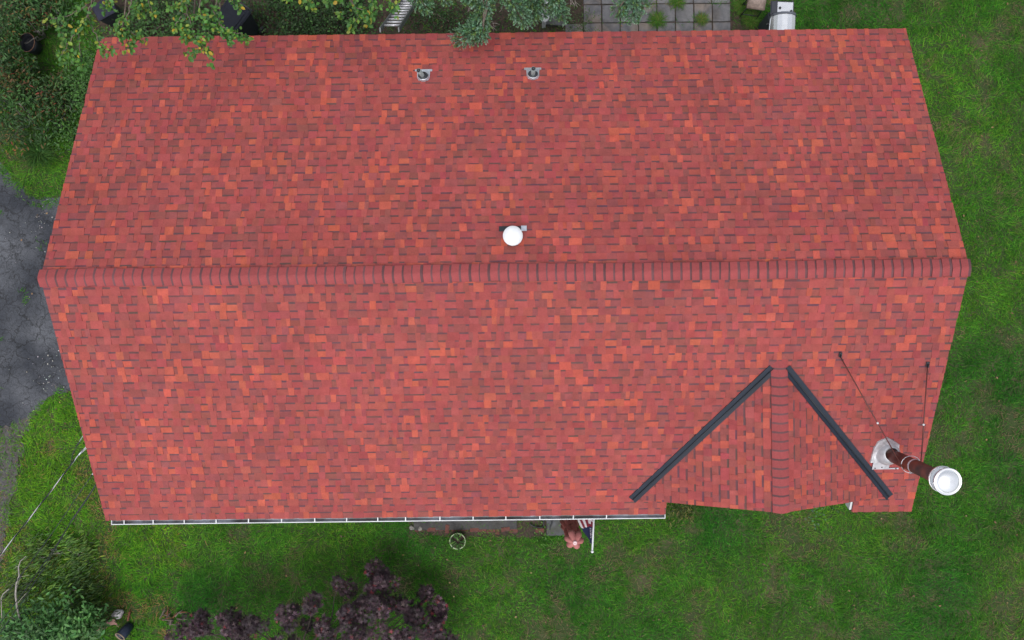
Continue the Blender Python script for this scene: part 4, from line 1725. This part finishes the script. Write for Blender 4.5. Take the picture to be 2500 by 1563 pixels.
# 1. leafy tree whose drooping twigs reach over the back eave
ROOT = Vector((-5.2, 9.6, 0))
t = empty('broadleaf_tree', ROOT)
tag(t, 'light green tree with yellowing leaves drooping over the back left eave', 'tree')
b = MB()
b.tube([(0, 0, -.1), (.05, -.1, .9), (-.05, -.2, 1.9), (.1, -.4, 2.9)], [.21, .17, .15, .13], 12)
trunk = b.build('trunk', M['bark'], t)
strands = [
    ([(232, -30), (215, 40), (190, 72), (165, 110), (148, 140), (160, 158)], 5.0, 4.5), ([(215, 40), (235, 90), (252, 122), (268, 130)], 4.8, 4.4), ([(190, 72), (196, 130), (202, 163)], 4.7, 4.4), ([(232, -30), (208, 18), (170, 36), (122, 48)], 5.0, 4.7), ([(165, 110), (152, 85), (146, 70)], 4.6, 4.5), ([(160, 120), (185, 145), (207, 150)], 4.6, 4.4),
    ([(330, -30), (312, 38), (296, 68), (308, 98), (320, 116)], 5.1, 4.4), ([(300, 68), (332, 84), (348, 96)], 4.7, 4.4), ([(300, 40), (288, 64), (290, 85)], 4.8, 4.6), ([(330, -30), (338, -5), (328, 15)], 5.1, 4.9), ([(325, 10), (345, 22), (352, 36)], 4.9, 4.7), ([(352, -25), (368, 18), (378, 38)], 5.0, 4.8),
    ([(452, -30), (456, 30), (470, 78), (482, 108), (466, 138)], 5.1, 4.4), ([(470, 78), (500, 118), (512, 148)], 4.7, 4.35), ([(452, 30), (430, 58), (424, 68)], 4.9, 4.7), ([(456, 30), (446, 70), (452, 95)], 4.8, 4.6), ([(490, -30), (486, 20), (500, 55), (510, 80), (505, 100)], 5.1, 4.6), ([(470, -30), (440, 10), (415, 14)], 5.1, 4.9),
    ([(540, -30), (522, 28), (536, 60), (520, 70)], 5.0, 4.7), ([(536, 60), (560, 76), (590, 84), (604, 98)], 4.8, 4.5), ([(560, 76), (556, 92), (564, 98)], 4.7, 4.5), ([(540, -30), (570, 8), (592, 10)], 5.0, 4.8), ([(250, -30), (268, 8), (262, 20)], 5.0, 4.8),
    ([(640, -40), (690, -12), (752, 2), (762, 20)], 5.0, 4.7), ([(840, -40), (862, 10), (876, 42), (858, 62)], 5.0, 4.5), ([(862, 10), (892, 30), (900, 56)], 4.9, 4.5), ([(900, -40), (908, 2), (915, 20), (905, 40)], 5.0, 4.6), ([(940, -30), (958, 8), (966, 28)], 4.9, 4.7), ([(830, -20), (822, -4), (806, 2)], 4.9, 4.8),
    # outside the photograph's frame
    ([(120, -160), (60, -100), (20, -60)], 5.4, 4.9), ([(420, -200), (400, -120), (380, -50)], 5.8, 5.0), ([(620, -200), (640, -110), (600, -50)], 5.8, 5.0), ([(760, -200), (790, -110), (760, -50)], 5.6, 5.0), ([(240, -200), (250, -110), (280, -60)], 5.7, 5.1), ([(880, -180), (900, -110), (920, -60)], 5.4, 5.0), ([(520, -220), (540, -140), (520, -60)], 5.9, 5.1), ([(690, -160), (700, -100), (680, -40)], 5.4, 4.9)]
heads = {}
LP, LD = [], []
for k, (pl, za, zb) in enumerate(strands):
    pts = [at(x, y, za + (zb - za) * i / (len(pl) - 1)) - ROOT for i, (x, y) in enumerate(pl)]
    sm = []
    for i in range(len(pts) - 1):
        for j in range(7):
            sm.append(pts[i].lerp(pts[i + 1], j / 7) + Vector((random.gauss(0, .008), random.gauss(0, .008), random.gauss(0, .008))))
    sm.append(pts[-1])
    b = MB()
    b.tube(sm, [.0105 - .0075 * i / (len(sm) - 1) for i in range(len(sm))], 6)
    b.build('twig', M['bark'], t)
    off = pl[-1][1] < -20
    for i, p in enumerate(sm):
        f = i / (len(sm) - 1)
        if f < .28 and not off:
            if random.random() < .55:
                continue
        nl = random.randint(3, 5) + (1 if f > .9 else 0)
        if off:
            nl = 11
        spur = p + Vector((random.gauss(0, .035), random.gauss(0, .035), random.gauss(0, .03)))
        if off:
            spur += Vector((random.gauss(0, .28), random.gauss(0, .28), random.gauss(0, .25)))
        for _ in range(nl):
            w = random.uniform(0, 6.28)
            LP.append(spur + Vector((random.gauss(0, .02), random.gauss(0, .02), random.gauss(0, .015))))
            LD.append((math.cos(w), math.sin(w), random.gauss(-.25, .30)))
    key = (round(pts[0].x * 1.2), round(pts[0].y))
    heads.setdefault(key, (pts[0], k))
for key, (p, k) in heads.items():
    b = MB()
    start = Vector((.1, -.4, 2.75))
    limb(b, start, p, .055, .010, 8, .06, .10, k)
    b.build('branch', M['bark'], t)
P = np.array(LP)
n = len(P)
D = np.array(LD)
Uv = np.stack([rng.normal(0, .45, n), rng.normal(0, .45, n), np.ones(n)], 1)
Ll = .054 + .032 * rng.random(n)
C = pick([(.075, .200, .036), (.052, .150, .032), (.120, .250, .040), (.230, .290, .042), (.430, .300, .028), (.036, .100, .026)], [5, 4, 3.2, 1.8, .5, 1.6], n, .14)
A = axes(D, Uv, Ll, Ll * (.62 + .2 * rng.random(n)))
off_ = np.array([[ROOT.x, ROOT.y, ROOT.z]])
# choose single leaves in world space, keep coordinates local to the tree
def foliage_local(root, *a, **k):
    TV, TF_, P, A, C, m = a
    before = set(o.name for o in bpy.data.objects)
    foliage(root, TV, TF_, P + np.array([list(root.location)]), A, C, m, **k)
    inv = Matrix.Translation(-root.location)
    for o in root.children:
        if o.name not in before:
            o.matrix_parent_inverse = inv


foliage_local(t, LEAF_V, LEAF_F, P, A, C, M['leaf'], singles=300)

# 2. blue-green spruce, shoots of short needles
ROOT = Vector((.9, 9.4, 0))
t = empty('spruce_tree', ROOT)
tag(t, 'blue-green spruce reaching over the back eave between ladder and pavers', 'tree')
b = MB()
b.tube([(0, 0, -.1), (0, 0, 2.2), (.02, .03, 4.4), (0, 0, 6.2)], [.20, .16, .10, .03], 12)
b.build('trunk', M['bark'], t)
boughs = [([(1195, -120), (1178, -20), (1182, 30), (1168, 62), (1140, 88), (1118, 96)], 4.1, 3.5, .16), ([(1180, 40), (1172, 75), (1158, 100)], 3.9, 3.5, .13), ([(1180, 55), (1180, 85), (1172, 92)], 3.9, 3.5, .10), ([(1145, -60), (1150, -10), (1138, 2)], 4.1, 3.9, .12),
          ([(1250, -120), (1235, -20), (1262, 25), (1278, 55)], 4.0, 3.5, .15), ([(1290, -120), (1290, -20), (1300, 25), (1302, 45)], 3.6, 3.1, .15), ([(1290, -40), (1316, 10), (1322, 34)], 3.5, 3.1, .13), ([(1340, -120), (1352, -20), (1366, 18), (1374, 44)], 3.9, 3.3, .12), ([(1360, -40), (1356, 10), (1352, 38)], 3.8, 3.3, .10),
          ([(1500, -140), (1540, -40), (1546, 15), (1544, 50)], 4.1, 3.6, .14), ([(1540, -20), (1515, 15), (1508, 32)], 3.9, 3.6, .12), ([(1545, -30), (1566, 0), (1572, 20)], 3.9, 3.7, .11), ([(1050, -120), (1020, -30), (1030, 5), (1042, 20)], 4.2, 3.9, .10), ([(1020, -20), (1012, 2), (1018, 10)], 4.1, 3.9, .09), ([(1230, -100), (1215, -30), (1206, 0)], 4.0, 3.7, .14), ([(1065, -60), (1085, -10), (1090, 2)], 4.1, 3.9, .08),
          ([(1420, -180), (1440, -90), (1450, -40)], 4.0, 3.7, .2), ([(1120, -200), (1110, -120), (1100, -60)], 4.3, 3.9, .2), ([(1280, -200), (1280, -110), (1270, -50)], 4.3, 3.9, .25), ([(1380, -160), (1390, -100), (1400, -50)], 4.1, 3.7, .2)]
SP, SD = [], []
for k, (pl, za, zb, wd) in enumerate(boughs):
    pts = [at(x, y, za + (zb - za) * i / (len(pl) - 1)) - ROOT for i, (x, y) in enumerate(pl)]
    sm = []
    for i in range(len(pts) - 1):
        for j in range(8):
            sm.append(pts[i].lerp(pts[i + 1], j / 8))
    sm.append(pts[-1])
    b = MB()
    hub = Vector((0, 0, za + .35))
    b.tube([hub] + [hub.lerp(sm[0], .5) + Vector((0, 0, .12))] + sm, [.035, .028] + [.020 - .014 * i / (len(sm) - 1) for i in range(len(sm))], 6)
    b.build('bough', M['bark'], t)
    tot = sum((pts[i + 1] - pts[i]).length for i in range(len(pts) - 1))
    for _ in range(int(tot * 260 * (wd / .13))):
        f = random.uniform(.12, 1)
        p = sm[int(f * (len(sm) - 1))]
        q = sm[min(len(sm) - 1, int(f * (len(sm) - 1)) + 1)]
        dirn = (q - p) if (q - p).length > 1e-6 else (sm[-1] - sm[-2])
        dirn = dirn.normalized()
        w = random.uniform(0, 6.28)
        rad = Vector((math.cos(w), math.sin(w), random.gauss(.25, .5)))
        SP.append(p + rad * wd * math.sqrt(random.random()) * (.55 + .45 * (1 - f * .3)))
        SD.append((rad * .9 + dirn * .7 + Vector((0, 0, .35))).normalized())
SP, SD = np.array(SP), np.array([list(d) for d in SD])
nn = 20
n = len(SP)
sh_len = .050 + .030 * rng.random(n)
s_i = np.repeat(np.arange(n), nn)
f = rng.random(n * nn)
base = SP[s_i] + SD[s_i] * (sh_len[s_i] * f)[:, None]
rad = rng.standard_normal((n * nn, 3))
rad -= SD[s_i] * np.sum(rad * SD[s_i], 1, keepdims=True)
rad /= np.linalg.norm(rad, axis=1, keepdims=True) + 1e-9
D = rad + SD[s_i] * (.5 + 1.0 * f)[:, None]
shoot_c = pick([(.150, .290, .175), (.110, .225, .105), (.220, .370, .250), (.160, .265, .075)], [4, 3, 2.4, 2], n, .14)
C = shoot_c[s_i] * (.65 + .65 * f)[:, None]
A = axes(D, SD[s_i] + .2 * rng.standard_normal((n * nn, 3)), .024 + .010 * rng.random(n * nn), np.full(n * nn, .0105))
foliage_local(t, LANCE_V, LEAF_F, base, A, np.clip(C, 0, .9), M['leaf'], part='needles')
r_ = random.Random(9)
for (x, y, dx, dy) in ((1155, 12, -16, 18), (1152, 20, -12, 10), (1190, 50, 22, 14), (1192, 52, 14, 26), (1392, -4, 0, 22), (1396, -6, 6, 26), (1402, -6, 8, 24), (1112, -6, 4, 10), (1228, 14, -10, 16)):
    b = MB()
    a = at(x, y, 3.7) - ROOT
    e = at(x + dx, y + dy, 3.5) - ROOT
    limb(b, a, e, .006, .0025, 4, .10, 0, int(x))
    limb(b, a.lerp(e, .5), e + Vector((.06, .02, 0)), .004, .002, 3, .1, 0, int(y) + 3)
    b.build('dead_twig', M['bark_pale'], t)


# 3. shrubs
def shrub(name, label, cat, c, rx, ry, z0, z1, nleaf, TV, L, wr, cols, wts, group=None, lean=None, singles=0, stems=6, bark='bark', droop=-.1, mat_=None, clump=True, rz=0.0, TF_=LEAF_F, jit=.2, avoid=None):
    root = empty(name, (c.x, c.y, 0))
    tag(root, label, cat, group)
    ncl = max(6, int(nleaf / 60))
    th = rng.random(ncl) * 6.28
    rr = np.sqrt(rng.random(ncl))
    CX = np.stack([rr * np.cos(th) * rx, rr * np.sin(th) * ry, z0 + (z1 - z0) * (1 - .55 * rr ** 2) * (.45 + .55 * rng.random(ncl))], 1)
    cr, sr = math.cos(rz), math.sin(rz)
    CX[:, :2] = CX[:, :2] @ np.array([[cr, sr], [-sr, cr]])
    i = rng.integers(0, ncl, nleaf)
    sp = .13 + .10 * rng.random(ncl)
    P = CX[i] + rng.standard_normal((nleaf, 3)) * sp[i][:, None] * np.array([1, 1, .6])
    P[:, 2] = np.clip(P[:, 2], .04, None)
    w = rng.random(nleaf) * 6.28
    D = np.stack([np.cos(w), np.sin(w), rng.normal(droop, .35, nleaf)], 1)
    if lean is not None:
        D = D * .45 + np.array(lean)[None]
    U = np.stack([rng.normal(0, .4, nleaf), rng.normal(0, .4, nleaf), np.ones(nleaf)], 1)
    if avoid is not None:
        ax_, ay_, _d = to_px(P + np.array([[c.x, c.y, 0]]))
        kp = ~in_poly(ax_, ay_, avoid)
        P, D, U, i = P[kp], D[kp], U[kp], i[kp]
        nleaf = len(P)
    Ll = L * (.7 + .6 * rng.random(nleaf))
    cl = pick(cols, wts, ncl, .10)
    tone = np.clip(1 + .34 * rng.standard_normal(ncl), .45, 1.8)
    C = (pick(cols, wts, nleaf, jit) * .5 + cl[i] * .5) * tone[i][:, None]
    foliage_local(root, TV, TF_, P, axes(D, U, Ll, Ll * wr), C, mat_ or M['leaf'], singles=singles)
    for k in range(stems):
        b = MB()
        j = rng.integers(0, ncl)
        limb(b, (random.uniform(-.1, .1), random.uniform(-.1, .1), 0), Vector(CX[j]), .016, .005, 5, .08, .05, k)
        b.build('stem', M[bark], root)
    return root


RED = [(.034, .096, .022), (.054, .130, .032), (.022, .056, .016), (.230, .056, .022), (.130, .032, .018), (.290, .140, .040), (.085, .170, .044)]
RW = [5, 4, 4, .6, .5, .2, 1.2]
left = [((58, 60), .75, .60, 1.3, 'olive shrub with scattered red leaves at the far top left corner'), ((20, 160), .60, .65, 1.5, 'red-flecked shrub crowding the left side of the black oval tub'), ((70, 200), .70, .45, 1.2, 'red-flecked shrub just below the black oval tub'), ((35, 280), .75, .60, 1.3, 'red-flecked shrub midway between the black tub and the driveway'), ((110, 30), .55, .45, 1.1, 'dark shrub with rusty leaves above the black oval tub'), ((-60, 90), .8, .9, 1.7, 'tall olive shrub cut by the upper left picture edge'), ((140, 255), .45, .55, .7, 'low red-flecked shrub closest to the left roof edge')]
for k, ((x, y), rx, ry, h, lab) in enumerate(left):
    shrub('red_leaf_shrub', lab, 'shrub', at(x, y, h * .5), rx, ry, .15, h, 1500 if k != 6 else 800, LANCE_V, .085, .34, RED, RW, 'red-flecked shrubs left of the house', stems=7, bark='bark_pale', avoid=[(48, 72), (92, 72), (150, 60), (150, 170), (110, 190), (82, 140), (52, 132)])
greens = [(.032, .085, .020), (.050, .125, .028), (.075, .160, .035), (.022, .055, .016)]
shrub('leafy_weed', 'bright green weed growing tight against the left roof edge below the drooping twigs', 'weed', at(206, 215, .5), .22, .75, .1, .8, 1700, LEAF_V, .05, .6, [(.050, .140, .025), (.075, .180, .035), (.030, .085, .02)], [3, 2, 2], stems=4)
shrub('leafy_weed', 'light green weed on the grass near the driveway end by the left roof edge', 'weed', at(172, 312, .3), .22, .30, .05, .45, 500, LEAF_V, .05, .6, [(.080, .200, .035), (.050, .140, .025)], [2, 2], stems=3)
shrub('ground_ivy', 'dark green ivy patch behind the house left of the wheeled bin', 'ivy', at(420, 60, .2), 1.1, .6, .05, .45, 2600, LEAF_V, .055, .8, greens, [3, 2, .6, 4], stems=3)
shrub('ground_ivy', 'dark green ivy patch behind the house between bin and ladder', 'ivy', at(750, 45, .2), 1.5, .65, .05, .40, 4200, LEAF_V, .05, .8, greens, [3, 2, .5, 5], stems=3)
shrub('ground_ivy', 'thin dark ivy right of the ladder under the spruce', 'ivy', at(1090, 60, .1), 1.1, .5, .03, .16, 1500, LEAF_V, .04, .8, greens, [3, 1, .3, 6], stems=2)
shrub('bed_weeds', 'sparse pale-leaved weeds in the soil beside the pavers', 'weed', at(1400, 58, .08), .55, .22, .02, .18, 420, LEAF_V, .035, .6, [(.10, .17, .06), (.04, .09, .02), (.20, .25, .12)], [2, 4, .6], stems=2)
# long arching grass tuft
t = empty('grass_tuft', at(100, 372, 0))
tag(t, 'arching tuft of long grass at the top end of the driveway', 'grass tuft')
n = 420
w = rng.random(n) * 6.28
D = np.stack([np.cos(w), np.sin(w), np.zeros(n)], 1)
Lg = .25 + .35 * rng.random(n)
P = np.stack([rng.normal(0, .06, n), rng.normal(0, .06, n), np.zeros(n)], 1)
foliage_local(t, BLADE_V, BLADE_F, P, axes(D, np.tile([0, 0, 1.], (n, 1)), Lg, np.full(n, .010), Lg * .7), pick([(.045, .115, .025), (.075, .150, .04), (.03, .075, .02)], [3, 2, 2], n), M['grass'])
for k, (x, y, r, lab) in enumerate(((1810, 22, .20, 'grass tuft left of the slab table'), (1832, 55, .17, 'grass tuft in the bare soil below the slab table'), (1604, 52, .15, 'grass clump growing through the middle of the pavers'), (1652, 6, .15, 'grass clump between pavers at the top picture edge'), (1712, 50, .11, 'small yellowish grass clump in the paver joint nearest the eave'))):
    t = empty('grass_tuft', at(x, y, 0))
    tag(t, lab, 'grass tuft')
    n = 240
    w = rng.random(n) * 6.28
    D = np.stack([np.cos(w), np.sin(w), np.zeros(n)], 1)
    Lg = (r + .10 * rng.random(n))
    P = np.stack([rng.normal(0, r * .25, n), rng.normal(0, r * .25, n), np.zeros(n)], 1)
    foliage_local(t, BLADE_V, BLADE_F, P, axes(D, np.tile([0, 0, 1.], (n, 1)), Lg, np.full(n, .008), Lg * .8), pick([(.065, .16, .025), (.095, .19, .035), (.16, .17, .05)], [3, 2, .8 if k != 4 else 3], n), M['grass'])
n_ = at(1970, 20, 0)

# bottom left: narrow-leaved yellow-green shrub leaning one way, broad-leaved shrub in front of it
YG = [(.105, .190, .018), (.065, .155, .020), (.175, .240, .020), (.040, .110, .020), (.42, .22, .04)]
YW = [4, 4, 2, 3, .06]
lean = (.85, .40, -.05)
for k, ((x, y), rx, ry, h, nl, lab) in enumerate((((75, 1390), .55, .30, .45, 420, 'yellow-green narrow-leaved shrub by the driveway edge under the cables'), ((140, 1352), .55, .26, .40, 340, 'yellow-green narrow-leaved shrub reaching up towards the gutter corner'), ((205, 1372), .40, .26, .35, 240, 'yellow-green narrow-leaved shrub nearest the gutter corner'), ((45, 1445), .45, .38, .55, 480, 'yellow-green narrow-leaved shrub at the left picture edge'), ((150, 1455), .60, .40, .55, 700, 'dense green narrow-leaved shrub behind the broad-leaved one'), ((205, 1512), .28, .22, .6, 450, 'green narrow-leaved shrub beside the torn pink board'))):
    shrub('narrow_leaf_shrub', lab, 'shrub', at(x, y, h * .6), rx, ry, .1, h, nl, LANCE_V, .11, .24, YG if k < 4 else [(.060, .160, .026), (.090, .205, .028), (.140, .240, .03), (.035, .09, .02)], YW if k < 4 else [4, 3, 2, 3], 'narrow-leaved shrubs in the lower left corner', lean=lean, stems=4, bark='bark_pale')
sh = shrub('broad_leaf_shrub', 'broad-leaved dark green shrub in the lower left corner', 'shrub', at(95, 1555, 1.3), .95, .42, .5, 1.7, 2400, LEAF_V, .115, .42, [(.055, .165, .040), (.080, .215, .055), (.120, .270, .070), (.030, .092, .025)], [4, 3, 1.6, 3], singles=300, stems=8, droop=.0)
t = empty('bare_branch', at(62, 1545, 0))
o0 = t.location.copy()
tag(t, 'bare grey branch rising through the shrubs in the lower left corner', 'branch')
b = MB()
pl = [(62, 1545, .6), (50, 1515, .9), (42, 1485, 1.15), (38, 1450, 1.35), (40, 1425, 1.5), (47, 1405, 1.6), (45, 1385, 1.7), (50, 1370, 1.75), (64, 1358, 1.8)]
b.tube([at(*p) - o0 for p in pl], [.024, .022, .020, .018, .016, .014, .012, .009, .006], 8)
mb = b.build('main_stem', M['bark_pale'], t)
for pl in (((48, 1510, .9), (36, 1512, .95), (24, 1505, 1.0)), ((41, 1475, 1.2), (52, 1462, 1.3), (64, 1448, 1.35)), ((46, 1384, 1.7), (40, 1382, 1.72), (37, 1387, 1.7)), ((40, 1440, 1.4), (50, 1408, 1.5), (70, 1405, 1.5))):
    b = MB()
    b.tube([at(*p) - o0 for p in pl], [.008, .006, .004], 6)
    b.build('twig', M['bark_pale'], t)
t = empty('bare_branch', at(3, 1540, 0))
o0 = t.location.copy()
tag(t, 'short bare grey branch at the very edge of the lower left corner', 'branch')
cable('main_stem', [at(x, y, z) - o0 for x, y, z in ((4, 1530, .9), (4, 1500, 1.1), (3, 1460, 1.4), (8, 1450, 1.45), (22, 1438, 1.5))], .011, M['bark_pale'], t)
t = empty('plant_stake', at(383 / 2, 1490, 0))
o0 = t.location.copy()
tag(t, 'dark leaning stake between the narrow-leaved shrub and torn board', 'stake')
cable('rod', [at(262, 1512, .5) - o0, at(254, 1545, .02) - o0], .008, M['bark_dark'], t)

# 4. purple Japanese maple
ctr = at(770, 1600, 0)
t = empty('maple_tree', ctr)
tag(t, 'dark purple Japanese maple spreading along the bottom of the picture', 'tree')
b = MB()
b.tube([(0, 0, -.1), (.05, .05, .45), (-.02, .1, .9)], [.11, .09, .08], 12)
b.build('trunk', M['bark_dark'], t)
spots = [(470, 1525, 1.2), (500, 1550, 1.5), (545, 1515, 1.3), (590, 1500, 1.4), (560, 1555, 1.7), (640, 1530, 1.7), (690, 1500, 1.8), (720, 1550, 1.9), (770, 1475, 1.8), (790, 1545, 2.0), (830, 1425, 1.4), (840, 1490, 1.9), (850, 1550, 2.1), (900, 1405, 1.1), (935, 1405, 1.0), (905, 1450, 1.5), (950, 1430, 1.2), (900, 1500, 1.9), (930, 1540, 2.0), (960, 1465, 1.3), (985, 1500, 1.5), (1000, 1480, 1.1), (1045, 1465, .9), (1055, 1480, .95), (1020, 1530, 1.4), (1060, 1540, 1.3), (1090, 1555, 1.1), (980, 1550, 1.8), (450, 1560, 1.3), (600, 1580, 1.9), (680, 1590, 2.1), (760, 1600, 2.2), (850, 1600, 2.2), (940, 1590, 2.1), (1040, 1590, 1.6), (1100, 1600, 1.2), (520, 1600, 1.6), (650, 1650, 2.1), (800, 1660, 2.2), (950, 1650, 2.0), (1060, 1650, 1.4), (500, 1660, 1.5), (1035, 1500, 1.0), (870, 1520, 1.6)]
LP, LD, LC, LS = [], [], [], []
for k, (x, y, z) in enumerate(spots):
    c = at(x, y, z) - ctr
    hub = Vector((-.02, .1, .85))
    b = MB()
    limb(b, hub, c - Vector((0, 0, .10)), .028, .006, 7, .06, .10, k + 40)
    b.build('branch', M['bark_dark'], t)
    bright = random.random()
    for sub in range(3):
        cc = c + Vector((random.gauss(0, .13), random.gauss(0, .12), random.gauss(0, .12)))
        rx = random.uniform(.11, .21)
        lift = random.uniform(-.5, .6)
        for _ in range(52):
            w, r = random.uniform(0, 6.28), math.sqrt(random.random()) * rx
            LP.append(cc + Vector((r * math.cos(w), r * math.sin(w), random.gauss(0, .05) - r * .35)))
            a = w + random.gauss(0, .9)
            LD.append((math.cos(a), math.sin(a), random.gauss(-.22, .22)))
            LC.append(min(1.3, max(0, bright + lift)))
P, D, Br = np.array([list(p) for p in LP]), np.array(LD), np.array(LC)
n = len(P)
U = np.stack([rng.normal(0, .3, n), rng.normal(0, .3, n), np.ones(n)], 1)
Ll = .052 + .034 * rng.random(n)
C = pick([(.034, .016, .024), (.052, .026, .036), (.085, .054, .064), (.020, .009, .012), (.130, .018, .026)], [4, 4, 1.6, 4, .5], n, .16)  # the palest purple paints leaf sheen into the colour mix
C *= (.55 + .9 * Br)[:, None]
foliage_local(t, STAR_V, STAR_F, P, axes(D, U, Ll, Ll), C, M['maple_leaf'], singles=300)

# a small weed cluster by the step and one on the lawn right of the entry
shrub('leafy_weed', 'small bright weed on the front lawn below the dark slab', 'weed', at(1332, 1312, .06), .12, .08, .02, .12, 60, LEAF_V, .05, .5, [(.09, .22, .035)], [1], stems=1)
shrub('leafy_weed', 'small grey-green weed under the right edge of the entry gable', 'weed', at(1990, 1250, .06), .12, .06, .02, .12, 60, LEAF_V, .05, .6, [(.07, .14, .07)], [1], stems=1)
shrub('straw_weeds', 'yellowish weeds in the corner beside the gutter end under the gable', 'weed', at(1665, 1240, .1), .45, .14, .03, .22, 420, LANCE_V, .10, .16, [(.10, .12, .02), (.05, .09, .02), (.16, .14, .05)], [2, 3, 1], stems=2)
